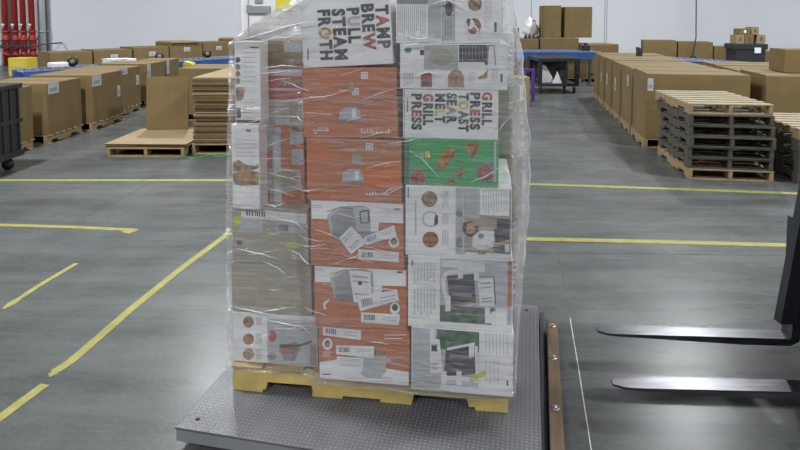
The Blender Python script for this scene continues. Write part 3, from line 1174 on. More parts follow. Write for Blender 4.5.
c.poly([(421, 74), (428, 72), (432, 74), (432, 87), (421, 87)], REDP)
c.oval(426, 83, 4.5, 3, NAVY)
c.poly([(448, 87), (448, 76), (451, 71), (456, 69), (461, 71), (464, 76), (464, 87)], OCHRE)
c.oval(456, 79, 6.5, 7.5, FOOD)
c.poly([(478, 77), (484, 74), (488, 69), (487, 78), (480, 79)], FOOD2)
c.rect(500.5, 74, 502.5, 82, INK)
c.lines(403, 72, 414, 86, 4, PGREY, 0.6, vert=True)
c.lines(468, 72, 475, 86, 3, PGREY, 0.6, vert=True)
c.lines(491, 68, 498, 84, 3, PGREY, 0.6, vert=True)
c = R0 = Carton('carton', 'white carton with dense small print and food pictures, topmost at right', 395.5, 501, 42.5, -24, OR + 0.003, 0.5, WHITE, below=(R0b,))
c.rect(396, -22, 441, 4, MGREY)
c.lines(397, 5, 426, 40, 14, PGREY, 0.9, vert=True)
c.rect(428, -20, 441, 38, PGREY)
c.rect(442, -20, 455, 41, PGREY)
c.rect(442, -20, 442.8, 42, LINEK)
c.oval(449, 9, 4, 7, DGREY)
c.oval(475, 4, 7, 7, FOOD)
c.oval(474, 26, 7, 8, FOODR)
c.oval(470, 24, 4.5, 5, WHITE)
c.poly([(466, 22), (468, 18), (471, 20), (469, 27)], INK)
c.lines(444, 20, 452, 38, 3, MGREY, 0.8, vert=True)
c.rect(494.5, 22, 496.5, 32, INK)
c.lines(484, -5, 492, 30, 3, PGREY, 0.5, vert=True)
for c in (L1, L2, L3, L4, L5, R1, R2, R3, R4, M1, M2, M3, M4, M5, M6, R5, RR4, R3b, R2b, R1b, R0b, R0):
    c.done()

# back cartons that stick out on the right side
ub = pl(513, 300, OR)[0]
z = BOT
blab = ['kraft carton at the bottom behind the bottom right cartons', 'kraft carton in the back row behind the carton with orange edge',
        'tan carton in the back row behind the printed woman carton', 'kraft carton in the back row behind the lettered and green cartons',
        'white carton in the back row behind the grill picture carton', 'white carton highest in the back row at right']
for k, (h_, out, mt) in enumerate(((0.26, 0.02, KRAFT3), (0.27, 0.05, KRAFT3), (0.30, 0.065, KRAFT2), (0.32, 0.05, KRAFT3), (0.24, 0.02, WHITE), (0.17, -0.03, WHITE))):
    b = MB()
    b.box((0, 0, 0), (0.42, 0.44, h_ - 0.001), mt, bev=0.004)
    M = LOADM @ Matrix.Translation((ub + out - 0.42, OR + 0.5 + 0.008, z))
    tag(b.build('carton', M=M), blab[k], 'box', 'cartons of the wrapped load')
    z += h_

# ------------------------------------------------------------------ stretch film
from mathutils import noise as NZ
wT = pl(300, -40, OM)[1]


def interp(x, tab):
    for (a, b_), (c_, d_) in zip(tab, tab[1:]):
        if x <= c_:
            t = (x - a) / (c_ - a)
            t = min(max(t, 0), 1)
            return b_ + (d_ - b_) * t
    return tab[-1][1]


LTAB = sorted([(pl(x, y, OL)[1], pl(x, y, OL)[0]) for x, y in ((230.5, 372), (230.5, 300), (230, 205), (231.5, 124), (233.5, 44), (240, 39), (263, 22), (297, 2), (300, -10))])
RTAB = sorted([(pl(x, y, OR)[1], pl(x, y, OR)[0]) for x, y in ((515, 392), (514.5, 300), (514, 184), (511.5, 130), (511, 60), (510.5, 39), (504.5, 34), (503.5, 0), (502, -30))])
BTAB = [(0.1, 0.03), (0.5, 0.06), (0.8, 0.078), (1.1, 0.08), (1.3, 0.055), (1.5, 0.04), (1.7, 0.0), (1.9, -0.04)]
UM = pl(305, 200, OM)[0]


def section(w):
    uL, uR = interp(w, LTAB), interp(w, RTAB)
    uB = max(ub + interp(w, BTAB) + 0.014, uR - 0.03)
    fm = OM - 0.014
    um = max(interp(w, [(0.2, pl(318, 380, OM)[0]), (1.4, pl(303, 68, OM)[0]), (1.8, pl(303, 0, OM)[0])]) - 0.012, uL + 0.01)
    t = min(max((w - 1.50) / 0.15, 0), 1)
    oL = (OL - 0.045) * (1 - t) + fm * t
    umL = um - 0.05 if um - 0.05 > uL else (uL + um) / 2
    return [(uL, 0.93), (uL, oL + 0.01), (uL + 0.008, oL), (umL, min(oL, -0.02)), (um, fm - 0.004), (um + 0.18, fm - 0.002), (um + 0.36, OR - 0.013), (uR - 0.008, OR - 0.014), (uR + 0.002, OR - 0.006), (uB, OR + 0.5), (uB, 0.93)]


NH, NP = 150, 200
ws = [PAL_T - 0.012 + (wT - PAL_T + 0.012) * i / NH for i in range(NH + 1)]
vs, fs = [], []
for i, w in enumerate(ws):
    S = [Vector(p) for p in section(w)]
    cum = [0]
    for a, c_ in zip(S, S[1:]):
        cum.append(cum[-1] + max((c_ - a).length, 1e-5))
    # spend most columns on the front
    for j in range(NP + 1):
        s = cum[-1] * j / NP
        k = 0
        while k < len(S) - 2 and cum[k + 1] < s:
            k += 1
        t = (s - cum[k]) / (cum[k + 1] - cum[k])
        p = S[k].lerp(S[k + 1], min(max(t, 0), 1))
        tn = (S[k + 1] - S[k]).normalized()
        nr = Vector((-tn.y, tn.x)) * -1
        if nr.y > 0 and 1 < k < 8:
            nr = -nr
        q = Vector((p.x * 3.0, p.y * 3.0, w * 16.0 + p.x * 2.0))
        d_ = 0.5 + 0.5 * NZ.noise(q) + 0.35 * NZ.noise(Vector((p.x * 9, p.y * 9, w * 30 - p.x * 6)))
        d_ = max(0.0, d_) * 0.0075
        p = p + nr * d_
        vs.append((p.x, p.y, w + 0.004 * NZ.noise(Vector((p.x * 5, 7.7, w * 4)))))
for i in range(NH):
    for j in range(NP):
        a = i * (NP + 1) + j
        fs.append((a, a + 1, a + NP + 2, a + NP + 1))
b = MB()
fd, fm_ = [], []
for f in fs:
    c = sum((Vector(vs[k]) for k in f), Vector()) / 4
    S = section(c.z)
    uR = interp(c.z, RTAB)
    um = interp(c.z, [(0.2, pl(318, 380, OM)[0]), (1.4, pl(303, 68, OM)[0]), (1.8, pl(303, 0, OM)[0])])
    (fd if (c.x > uR - 0.004 or (c.z > 1.555 and c.x < um)) else fm_).append(f)
b.add(vs, fm_ + fd, FILMM, smooth=True)
k = b.mi(FILMD)
for i in range(len(fm_), len(fm_) + len(fd)):
    b.m[i] = k
film = empty('stretch_wrap', tuple(LOADM @ Vector((0, 0, PAL_T))), YAW, 'clear wrinkled stretch film wrapped around the whole stack of cartons', 'stretch wrap')
b.v = [v - Vector((0, 0, PAL_T)) for v in b.v]
b.build('film_sheet', film)


def front_off(u, w):
    S = section(w)[2:9]
    for a, c_ in zip(S, S[1:]):
        if u <= c_[0]:
            t = min(max((u - a[0]) / max(c_[0] - a[0], 1e-6), 0), 1)
            return a[1] + (c_[1] - a[1]) * t
    return S[-1][1]


def fold(pp, off, r=0.003):
    pts = []
    n = len(pp)
    for i in range(n - 1):
        for k in range(6):
            t = k / 6
            x = pp[i][0] + (pp[i + 1][0] - pp[i][0]) * t
            y = pp[i][1] + (pp[i + 1][1] - pp[i][1]) * t
            pts.append((x, y))
    pts.append(pp[-1])
    P3, rad = [], []
    rnd = random.Random(int(pp[0][0] * 11 + pp[0][1] * 3))
    for i, (x, y) in enumerate(pts):
        u, w = pl(x, y + rnd.uniform(-0.5, 0.5), off)
        P3.append((u, front_off(u, w) - 0.009 + rnd.uniform(-0.0006, 0.0006), w - PAL_T))
        rad.append(max(0.0006, r * math.sin(math.pi * (i + 0.3) / (len(pts) - 0.4)) * rnd.uniform(0.5, 1.0)))
    b = MB()
    b.tube(P3, r, FOLDM, 6, radii=rad)
    b.build('film_fold_highlight', film)


FF = OM - 0.028
for pp, r_ in (([(238, 41), (262, 35), (295, 25), (318, 21)], 0.005), ([(270, 22), (285, 13), (305, 2), (312, -6)], 0.0035), ([(262, 40), (290, 37), (312, 33)], 0.003),
               ([(236, 250), (255, 254), (276, 259)], 0.0035), ([(262, 262), (276, 268), (286, 276)], 0.0028), ([(287, 250), (300, 255), (314, 261)], 0.003),
               ([(262, 320), (285, 325), (312, 329)], 0.0030), ([(233, 308), (250, 312), (275, 317)], 0.0025), ([(270, 217), (290, 222), (308, 228)], 0.0028),
               ([(262, 68), (280, 66), (300, 66)], 0.0028), ([(250, 75), (280, 72), (303, 69)], 0.0022), ([(280, 103), (300, 98), (330, 95), (350, 89)], 0.002),
               ([(262, 204), (275, 207), (284, 204)], 0.0035), ([(284, 117), (300, 116), (306, 120)], 0.003), ([(285, 187), (310, 188), (330, 185)], 0.0018),
               ([(403, 46), (415, 44), (432, 45)], 0.004), ([(398, 34), (420, 39), (435, 36)], 0.003), ([(428, 5), (448, 0), (462, 6), (470, 14)], 0.004),
               ([(470, 20), (478, 30), (476, 36)], 0.004), ([(414, 76), (428, 72), (440, 74)], 0.003), ([(366, 168), (385, 163), (402, 160)], 0.0022),
               ([(386, 196), (394, 190), (402, 186)], 0.002), ([(380, 196), (388, 190), (396, 186)], 0.002), ([(410, 150), (424, 160), (440, 178)], 0.0018),
               ([(470, 182), (485, 176), (498, 168)], 0.0022), ([(503, 165), (508, 172), (511, 182)], 0.005), ([(498, 132), (503, 124), (509, 118)], 0.0028)):
    fold(pp, FF if pp[0][0] > 300 else OL - 0.066, r_)
rf = random.Random(21)
for k in range(62):  # added short white strands that imitate specular streaks on the film
    x, y = rf.choice((rf.uniform(236, 300), rf.uniform(300, 400), rf.uniform(236, 400), rf.uniform(400, 495))), rf.uniform(45, 345)
    if (x > 385 and (y > 190 or y < 140)) or (x > 300 and y < 72):
        continue
    ln, sl = rf.uniform(8, 34), rf.choice((rf.uniform(-0.15, 0.1), rf.uniform(0.1, 0.4), rf.uniform(-0.4, -0.1)))
    fold([(x, y), (x + ln / 2, y + ln / 2 * sl + rf.uniform(-1, 1)), (min(x + ln, 498), y + ln * sl)], FF, rf.uniform(0.0010, 0.0021))
# twisted film edge on the right side of the stack
P3 = []
for y in range(-20, 330, 14):
    u, w = pl(508, y, OR)
    uB = ub + interp(w, BTAB) + 0.012
    P3.append((uB + 0.004 * math.sin(y * 0.13), OR + 0.47 + 0.01 * math.sin(y * 0.4), w - PAL_T))
b = MB()
b.tube(P3, 0.004, FOLDM, 6)
b.build('film_fold_highlight', film)


# ------------------------------------------------------------------ generic pallets
def pallet_parts(root, W, D, H, mt, mtop, nb=7):
    """x: along the boards' short spread, boards run along y"""
    for y in (0.0, D / 2 - 0.018, D - 0.036):
        b = MB()
        b.prism(nst(0, W, 0.013, H - 0.0155)[::-1], y, y + 0.036, mt)
        b.build('stringer', root)
    for k in range(nb):
        x = (W - 0.095) * k / (nb - 1)
        b = MB()
        b.box((x, -0.003, H - 0.015), (x + 0.095, D + 0.003, H), mtop, bev=0.002)
        b.build('deck_board', root)
    for x in (0.0, W / 2 - 0.05, W - 0.1):
        b = MB()
        b.box((x, 0, 0.0006), (x + 0.1, D, 0.0125), mt)
        b.build('bottom_board', root)


def pallet_parts_front(root, W, D, H, mt, mtop, nb=8):
    """boards run along x, notched stringers run along y"""
    Rz = Matrix.Rotation(R(90), 4, 'Z')
    for x in (0.0, W / 2 - 0.018, W - 0.036):
        b = MB()
        b.prism(nst(0, D, 0.013, H - 0.0155)[::-1], 0, 0.036, mt, Matrix.Translation((x + 0.036, 0, 0)) @ Rz)
        b.build('stringer', root)
    for k in range(nb):
        y = (D - 0.095) * k / (nb - 1)
        b = MB()
        b.box((-0.003, y, H - 0.015), (W + 0.003, y + 0.095, H), mtop, bev=0.002)
        b.build('deck_board', root)
    for y in (0.0, D / 2 - 0.05, D - 0.1):
        b = MB()
        b.box((0, y, 0.0006), (W, y + 0.1, 0.0125), mt)
        b.build('bottom_board', root)


def pallet_mesh(name, W, D, H, mt):
    b = MB()
    for x in (0.0, W / 2 - 0.04, W - 0.08):
        b.prism([(y_, z_) for y_, z_ in nst(0, D, 0.013, H - 0.0155)[::-1]], 0, 0.05, mt, Matrix.Translation((x + 0.05, 0, 0)) @ Matrix.Rotation(R(90), 4, 'Z'))
    for k in range(6):
        y = (D - 0.1) * k / 5
        b.box((0, y, H - 0.015), (W, y + 0.1, H), mt)
    for y in (0.0, D / 2 - 0.05, D - 0.1):
        b.box((0, y, 0.0006), (W, y + 0.1, 0.0125), mt)
    return b.build(name)


# the stack of empty pallets on the right
PSZ = 0.112
pf, pr, pb = at(688.5, 179), at(771, 181), at(664.5, 153.5)
pst_yaw = math.atan2((pr - pf).y, (pr - pf).x)
pst_yaw = R(-9)
PWd = (pr - pf).length
PDp = 1.18
nice = ['bottom', 'second', 'third', 'fourth', 'fifth', 'sixth']
proto = None
for k in range(7):
    top = k == 6
    lab = ('pale raw wood pallet on top of the dark stack beside the bulk boxes' if top else
           'dark weathered pallet, %s from the floor in the stack with a pale top pallet' % nice[k])
    if k == 0:
        lab = 'raw brown wood pallet at the very bottom of the dark stack beside the bulk boxes'
    if k in (0, 1) or top:
        r_ = empty('wooden_pallet', (0, 0, 0), 0, lab, 'pallet', 'pallets in the tall right stack')
        pallet_parts_front(r_, PWd, PDp, PSZ, WOODG if k == 1 else WOOD, WOODP if top else (WOODG if k == 1 else WOOD), 7)
        if k == 1:
            proto = r_
    else:
        r_ = copy_tree(proto)
        r_['label'] = lab
    jx, jy, jr = ((0.0, 0.03, R(2.0)) if top else (random.uniform(-0.012, 0.012), random.uniform(-0.015, 0.015), R(random.uniform(-1, 1))))
    r_.location = (pf.x + jx, pf.y + jy, 0.0004 + k * (PSZ + 0.0008))
    r_.rotation_euler = (0, 0, pst_yaw + jr)
# second stack at the frame edge
q0 = at(797, 184)
for k in range(5):
    top = k == 4
    lab = ('pale pallet topmost of the stack cut off by the right edge' if top else
           'weathered pallet %s from the floor in the stack cut off by the right edge' % nice[k])
    if k == 0 or top:
        r_ = empty('wooden_pallet', (0, 0, 0), 0, lab, 'pallet', 'pallets in the stack at the right edge')
        pallet_parts_front(r_, 1.0, 1.1, PSZ, WOOD if top else WOODG, WOODP if top else WOODG, 7)
        if k == 0:
            proto2 = r_
    else:
        r_ = copy_tree(proto2)
        r_['label'] = lab
    r_.location = (q0.x + 0.03 * k * 0 + random.uniform(-0.01, 0.01), q0.y, 0.0004 + k * (PSZ + 0.0008))
    r_.rotation_euler = (0, 0, R(-9 + random.uniform(-1, 1)))


# ------------------------------------------------------------------ bulk boxes
def bulk_mesh(W, D, H, mt=KRAFT):
    b = MB()
    b.box((0, 0, 0), (W, D, H), mt, bev=0.012)
    # closed top flaps: seam strip and slight lid lip
    b.box((0.01, D / 2 - 0.012, H), (W - 0.01, D / 2 + 0.012, H + 0.002), KRAFTD)
    b.box((-0.004, 0.012, H - 0.003), (0.0, D - 0.012, H + 0.003), mt)
    # corrugated corner creases on the sides
    for y in (0.1, D - 0.1):
        b.box((W, y - 0.003, 0.02), (W + 0.0012, y + 0.003, H - 0.02), KRAFTD)
        b.box((-0.0012, y - 0.003, 0.02), (0, y + 0.003, H - 0.02), KRAFTD)
    return b


def bulk(x, y, yaw, W, D, z0, H, label, group, stick=None, pal=True, pgroup=None, plabel=None):
    o = bulk_mesh(W, D, H).build('bulk_box', loc=(x, y, z0), rotz=yaw)
    tag(o, label, 'bulk box', group)
    if stick:
        for side, a, zc, sw, sh in stick:
            b = MB()
            if side == 'r':
                b.box((W + 0.0014, a - sw / 2, zc - sh / 2), (W + 0.0024, a + sw / 2, zc + sh / 2), BOXLAB)
                b.box((W + 0.0022, a - sw * 0.3, zc - sh * 0.3), (W + 0.0028, a + sw * 0.3, zc), MGREY)
            elif side == 'l':
                b.box((-0.0024, a - sw / 2, zc - sh / 2), (-0.0014, a + sw / 2, zc + sh / 2), BOXLAB)
                b.box((-0.0028, a - sw * 0.3, zc - sh * 0.3), (-0.0022, a + sw * 0.3, zc), MGREY)
            else:
                b.box((a - sw / 2, -0.0024, zc - sh / 2), (a + sw / 2, -0.0014, zc + sh / 2), BOXLAB)
                b.box((a - sw * 0.3, -0.0028, zc - sh * 0.3), (a + sw * 0.3, -0.0022, zc), MGREY)
            b.build('paper_label', o)
    if pal:
        p = pallet_mesh('wooden_pallet', W + 0.03, D + 0.0, z0 - 0.001, WOOD)
        p.location = Vector((x, y, 0.0004)) + Matrix.Rotation(yaw, 3, 'Z') @ Vector((-0.015, 0, 0))
        p.rotation_euler = (0, 0, yaw)
        tag(p, plabel, 'pallet', pgroup)
    return o


# left row along the aisle
rowL = [(-4.72, 6.75, 0.90), (-4.66, 7.86, 0.86), (-4.56, 8.84, 0.98), (-4.78, 10.1, 0.9), (-4.83, 11.4, 0.9), (-4.87, 12.45, 0.75)]
ordn = ['first', 'second', 'third', 'fourth', 'fifth', 'sixth', 'seventh']
for k, (xr, y, dp_) in enumerate(rowL):
    lab = ['brown bulk box partly hidden by the black wheeled bin at left',
           'brown bulk box with white label, just beyond the black wheeled bin',
           'brown bulk box with two white labels, third along the left row',
           'brown bulk box with white labels, fourth along the left row',
           'brown bulk box fifth along the left row, behind the leaning sheet',
           'brown bulk box at the far end of the left row',
           ''][k]
    st = [None, [('r', 0.16, 0.62, 0.26, 0.16)], [('r', 0.14, 0.62, 0.28, 0.17), ('r', 0.83, 0.38, 0.1, 0.18)],
          [('r', 0.2, 0.64, 0.36, 0.12), ('r', 0.78, 0.44, 0.12, 0.18)], [('r', 0.1, 0.55, 0.16, 0.3)], [('r', 0.1, 0.55, 0.14, 0.3)], None][k]
    wd = 0.62 if k == 5 else 0.92
    bulk(xr - wd, y, 0, wd, dp_, 0.125, 0.69 + (0.02 if k == 2 else 0), lab, 'bulk boxes in the left row', st,
         pgroup='pallets under the left row', plabel='low wooden pallet under the %s bulk box of the left row' % ordn[k])

bulk(-3.62, 9.75, 0, 1.05, 0.95, 0.125, 0.74, 'brown bulk box standing behind the tall stack of flattened cartons', 'bulk boxes in the left row', None, pgroup='pallets under the left row', plabel='low pallet under the bulk box behind the tall cardboard stack')
# right block
ra = R(-11.6)
r0 = at(644.5, 148)
ex = Vector((math.cos(ra), math.sin(ra), 0))
ey = Vector((-math.sin(ra), math.cos(ra), 0))
rows = [0.0, 1.0, 1.95, 2.86, 3.72, 4.5]
deps = [0.92, 0.88, 0.85, 0.80, 0.74, 0.72]
for k in range(6):
    for c_ in range(2):
        if c_ == 1 and k > 2:
            continue
        j = random.uniform(-0.03, 0.03)
        Wd = 1.22
        p = r0 + ey * (rows[k] + (0)) + ex * (c_ * 1.34 + (0.05 if c_ else 0) + (0.0 if c_ else -0.012 * k))
        hz_ = 0.83 + (random.uniform(-0.012, 0.012) if k else 0.012)
        rowname = ['nearest', 'second', 'third', 'fourth', 'fifth', 'farthest'][k]
        colname = ['beside the aisle', 'one in from the aisle', 'two in from the aisle'][c_]
        lab = 'brown bulk box in the %s row of the right block, %s' % (rowname, colname)
        st = None
        if c_ == 0:
            st = {0: [('f', 0.05, 0.70, 0.07, 0.16)], 1: [('l', 0.3, 0.62, 0.12, 0.16)], 2: [('l', 0.5, 0.45, 0.12, 0.22)], 3: [('l', 0.5, 0.45, 0.12, 0.2)], 4: [('l', 0.4, 0.42, 0.1, 0.2)]}.get(k)
        bulk(p.x, p.y, ra, Wd, deps[k], 0.125, hz_, lab, 'bulk boxes in the right block', st, pgroup='pallets under the right block',
             plabel='low pallet under the right block, %s row, %s' % (rowname, colname))

# small carton standing on the right block near the frame edge
p = aty(783.5, 83, 10.2)
b = MB()
b.box((0, 0, 0), (0.62, 0.5, 0.30), KRAFT, bev=0.006)
b.box((0.005, 0.24, 0.30), (0.615, 0.27, 0.301), KRAFTD)
SMALLC = (b, p)


# ------------------------------------------------------------------ flattened cardboard on pallet (left)
fa, fb = at(107, 157), at(236, 152)
tb = empty('wooden_pallet', (at(192, 154.5).x, at(192, 154.5).y, 0.0004), 0, 'raw wood pallet under the tall stack of flattened cartons', 'pallet')
pallet_parts_front(tb, 0.98, 1.8, 0.13, WOOD, WOOD, 7)
p0 = at(107, 157)
tc_ = empty('wooden_pallet', (p0.x, p0.y, 0.0004), 0, 'raw wood pallet under the loose cardboard sheets, left of the tall stack', 'pallet')
pallet_parts_front(tc_, 0.93, 1.1, 0.11, WOOD, WOOD, 7)
p1 = at(192, 154.5)


def sheet_bundle(W, D, H, n, seed, mt_top=KRAFT, mt_edge=KRAFTD):
    rnd = random.Random(seed)
    b = MB()
    z = 0
    for k in range(n):
        h_ = H / n
        jx, jy = rnd.uniform(-0.014, 0.014), rnd.uniform(-0.012, 0.012)
        mtx = (KRAFTD if k < 3 else rnd.choice((KRAFT, KRAFT2, KRAFTD))) if k < n - 1 else mt_top  # lowest sheets darker: shading between bundles put into the colour
        b.box((jx, jy, z + 0.0004), (W + jx, D + jy, z + h_ * 0.86), mtx)
        z += h_
    return b


zz = 0.132
names = ['bottom', 'second', 'third', 'fourth', 'fifth', 'top']
Hb = [0.135, 0.135, 0.14, 0.135, 0.135, 0.14]
for k in range(6):
    b = sheet_bundle(0.92, 1.75, Hb[k] - 0.002, 9, k, KRAFT2 if k == 5 else KRAFT)
    o = b.build('cardboard_bundle', loc=(p1.x + 0.02 + random.uniform(-0.02, 0.02), p1.y + 0.02, zz), rotz=R(random.uniform(-0.6, 0.6)))
    tag(o, '%s bundle of flattened cartons in the tall stack left of the load' % names[k], 'cardboard bundle', 'bundles in the tall cardboard stack')
    zz += Hb[k]
# loose flat sheets and the upright sheet
b = MB()
zs = 0.1115
for k in range(5):
    b = MB()
    n = 8
    W_, D_ = 1.0, 1.02
    vs, fs = [], []
    for i in range(n + 1):
        for j_ in (0, 1):
            x = W_ * i / n
            z_ = 0.010 * k + 0.0 + (0.0)
            vs.append((x, j_ * D_, z_))
            vs.append((x, j_ * D_, z_ + 0.007))
    for i in range(n):
        a = i * 4
        fs += [(a + 1, a + 5, a + 7, a + 3), (a + 2, a + 6, a + 4, a), (a, a + 4, a + 5, a + 1), (a + 3, a + 7, a + 6, a + 2)]
    fs += [(0, 1, 3, 2), (n * 4 + 2, n * 4 + 3, n * 4 + 1, n * 4)]
    b.add(vs, fs, KRAFT2 if k == 4 else KRAFT)
    o = b.build('cardboard_sheet', loc=(p0.x - 0.03 + random.uniform(-0.04, 0.03), p0.y + random.uniform(-0.01, 0.03), zs), rotz=R(random.uniform(-1.5, 1.5)))
    tag(o, '%s flat kraft sheet lying on the pallet in front of the upright sheet' % (names[k] if k < 4 else 'topmost pale'), 'cardboard sheet', 'loose flat sheets')
b = MB()
qa = at(146.5, 129, 0.17)
b.box((0, 0, 0), (0.56, 0.018, 0.72), KRAFT)
b.box((0, 0.0185, 0.004), (0.55, 0.03, 0.715), KRAFT2)
b.box((0.30, -0.0008, 0.0), (0.303, 0.0, 0.72), KRAFTD)
o = b.build('cardboard_sheet', loc=(qa.x, qa.y, 0.1635), rotz=R(3))
o.rotation_euler = (R(-4), 0, R(3))
tag(o, 'upright folded kraft sheet leaning beside the tall cardboard stack', 'cardboard sheet')
# green strap
b = MB()
pts = []
for (x, y) in ((182, 154.5), (192, 157), (202, 155), (210, 153), (218, 155), (228, 153.5), (236, 153)):
    pts.append(at(x, y + 2.2) + Vector((0, 0, 0.007)))
b.tube(pts, 0.006, GREEN, 6)
tag(b.build('green_strap'), 'green plastic strap on the floor in front of the tall cardboard stack', 'strap')

# ------------------------------------------------------------------ black bin on casters at left
c0 = Vector((-4.22, 5.62, 0))
bx = empty('wheeled_bin', (c0.x, c0.y, 0), 0, 'black plastic wheeled bulk bin cut off by the left edge', 'wheeled bin')
b = MB()
W_, D_ = 1.15, 1.0
b.box((-W_, 0, 0.17), (0, D_, 0.93), BLKPL, bev=0.02)
b.box((-W_ - 0.02, -0.025, 0.90), (0.025, D_ + 0.02, 0.955), BLKPL, bev=0.01)
b.box((-W_ - 0.01, -0.018, 0.52), (0.018, D_ + 0.01, 0.57), BLKPL, bev=0.008)
b.box((-W_ - 0.01, -0.018, 0.15), (0.018, D_ + 0.01, 0.22), BLKPL, bev=0.008)
for k in range(8):
    x = -W_ + 0.05 + k * (W_ - 0.1) / 7
    b.box((x - 0.015, -0.014, 0.22), (x + 0.015, 0, 0.90), BLKPL, bev=0.004)
    y = 0.05 + k * (D_ - 0.1) / 7
    b.box((0, y - 0.015, 0.22), (0.014, y + 0.015, 0.90), BLKPL, bev=0.004)
b.build('bin_body', bx)
b = MB()
b.box((-0.18, -0.0190, 0.44), (-0.02, -0.0182, 0.465), PGREY)
b.box((-0.07, -0.0275, 0.73), (-0.01, -0.0145, 0.85), MGREY)
b.build('bin_label', bx)
for x in (-0.10, -W_ + 0.1):
    for y in (0.08, D_ - 0.1):
        b = MB()
        b.tube([(x, y - 0.02, 0.062), (x, y + 0.02, 0.062)], 0.06, RUBB, 18)
        b.box((x - 0.03, y - 0.028, 0.05), (x + 0.03, y - 0.022, 0.15), DARKG)
        b.box((x - 0.03, y + 0.022, 0.05), (x + 0.03, y + 0.028, 0.15), DARKG)
        b.box((x - 0.035, y - 0.03, 0.14), (x + 0.035, y + 0.03, 0.152), DARKG)
        b.build('caster', bx)
b = MB()
b.box((-1.0, 0, 0), (-0.03, 0.75, 0.02), KRAFT2, Matrix.Rotation(R(-1.0), 4, 'Y'))
b.box((-0.9, 0.05, 0.021), (-0.1, 0.7, 0.035), KRAFT, Matrix.Rotation(R(-1.0), 4, 'Y'))
o = b.build('cardboard_sheet', loc=(c0.x - 0.03, c0.y + 0.1, 0.975), rotz=R(8))
tag(o, 'pale cardboard sheet lying on the black wheeled bin', 'cardboard sheet')


# ------------------------------------------------------------------ conveyors
def conveyor(A, B, w, zt, h, label, legs=(), ext=0.0, roller=True, n=None):
    d = B - A
    L = math.hypot(d.x, d.y)
    yaw = math.atan2(d.y, d.x)
    r_ = empty('conveyor', (A.x, A.y, 0), yaw, label, 'conveyor', 'blue conveyors')
    for y in (-w / 2, w / 2 - 0.04):
        b = MB()
        b.box((0, y, zt - h), (L, y + 0.04, zt), BLUE, bev=0.006)
        b.box((0, y - 0.008 if y < 0 else y + 0.04, zt - 0.02), (L, y if y < 0 else y + 0.048, zt + 0.012), ROLL)
        b.build('side_rail', r_)
    n = n or int(L / 0.16)
    b = MB()
    for k in range(n):
        x = (k + 0.5) * L / n
        b.tube([(x, -w / 2 + 0.0405, zt - 0.035), (x, w / 2 - 0.0405, zt - 0.035)], 0.026, ROLL, 8)
    o = b.build('roller_bed', r_)
    for x in legs:
        b = MB()
        for y in (-w / 2, w / 2 - 0.05):
            b.box((x, y, 0.0006), (x + 0.07, y + 0.05, zt - h), DARKG)
        b.box((x, -w / 2, 0.25), (x + 0.07, w / 2, 0.31), DARKG)
        b.build('support_leg', r_)
    return r_


cA, cB = at(18, 70.5, 0.70), at(262, 54.8, 0.70)
conveyor(cA, cB, 0.50, 0.70, 0.17, 'long blue roller conveyor behind the left row of bulk boxes', (0.5, 2.5, 4.5, 6.5))
mA, mB = aty(505, 49.5, 15.25), aty(597, 52, 15.2)
conveyor(mA, mB, 0.6, 0.87, 0.2, 'blue roller conveyor above the black cart in the centre aisle', (0.5, 2.2))
rA, rB = at(634, 55.6, 0.76), at(783, 66, 0.76)
conveyor(rA, rB, 0.6, 0.76, 0.17, 'blue roller conveyor behind the right block of bulk boxes', (0.5, 2.0, 3.0))
# motor / end bracket at the right conveyor's end
b = MB()
b.box((-0.06, -0.36, 0.32), (0.06, 0.36, 0.76), BLACK, bev=0.01)
b.tube([(-0.09, -0.3, 0.0006), (-0.09, -0.3, 0.45)], 0.03, BLACK)
b.tube([(-0.09, 0.3, 0.0006), (-0.09, 0.3, 0.45)], 0.03, BLACK)
d = rB - rA
o = b.build('conveyor_end_stop', loc=(rB.x + 0.075 * d.normalized().x, rB.y + 0.075 * d.normalized().y, 0), rotz=math.atan2(d.y, d.x))
tag(o, 'black end stop at the near end of the right blue conveyor', 'end stop')
# small things on the conveyors
b = MB()
b.box((-0.28, -0.2, 0), (0.28, 0.2, 0.10), PAPER, bev=0.02)
b.box((-0.29, -0.21, 0.10), (0.05, 0.21, 0.108), PAPER)
p = cA.lerp(cB, 0.33)
tag(b.build('paper_packet', loc=(p.x, p.y, 0.712), rotz=R(60)), 'white packet lying on the left blue conveyor', 'packet')
b = MB()
b.box((-0.16, -0.1, 0), (0.16, 0.12, 0.10), PAPER, bev=0.03)
p = cA.lerp(cB, 0.12)
tag(b.build('paper_packet', loc=(p.x, p.y, 0.712), rotz=R(55)), 'small grey-white parcel on the left conveyor near the risers', 'packet')


# ------------------------------------------------------------------ far bulk boxes behind the conveyors
def far_row(pA, pB, n, tops, W, dp_, labf, group, skip=(), gap=0.04, lab_side=True):
    d = pB - pA
    L = math.hypot(d.x, d.y)
    yaw = math.atan2(d.y, d.x)
    w = L / n
    out = []
    for k in range(n):
        if k in skip:
            continue
        q = pA + d * (k / n)
        st = [('f', w * 0.5, tops[k] - 0.12 - 0.2, 0.2, 0.13)] if lab_side else None
        o = bulk(q.x, q.y, yaw, w - gap, dp_, 0.125, tops[k] - 0.125, labf(k), group, st, pgroup='pallets under far bulk boxes', plabel=labf(k).replace('bulk box', 'pallet under the bulk box'))
        out.append(o)
    return out


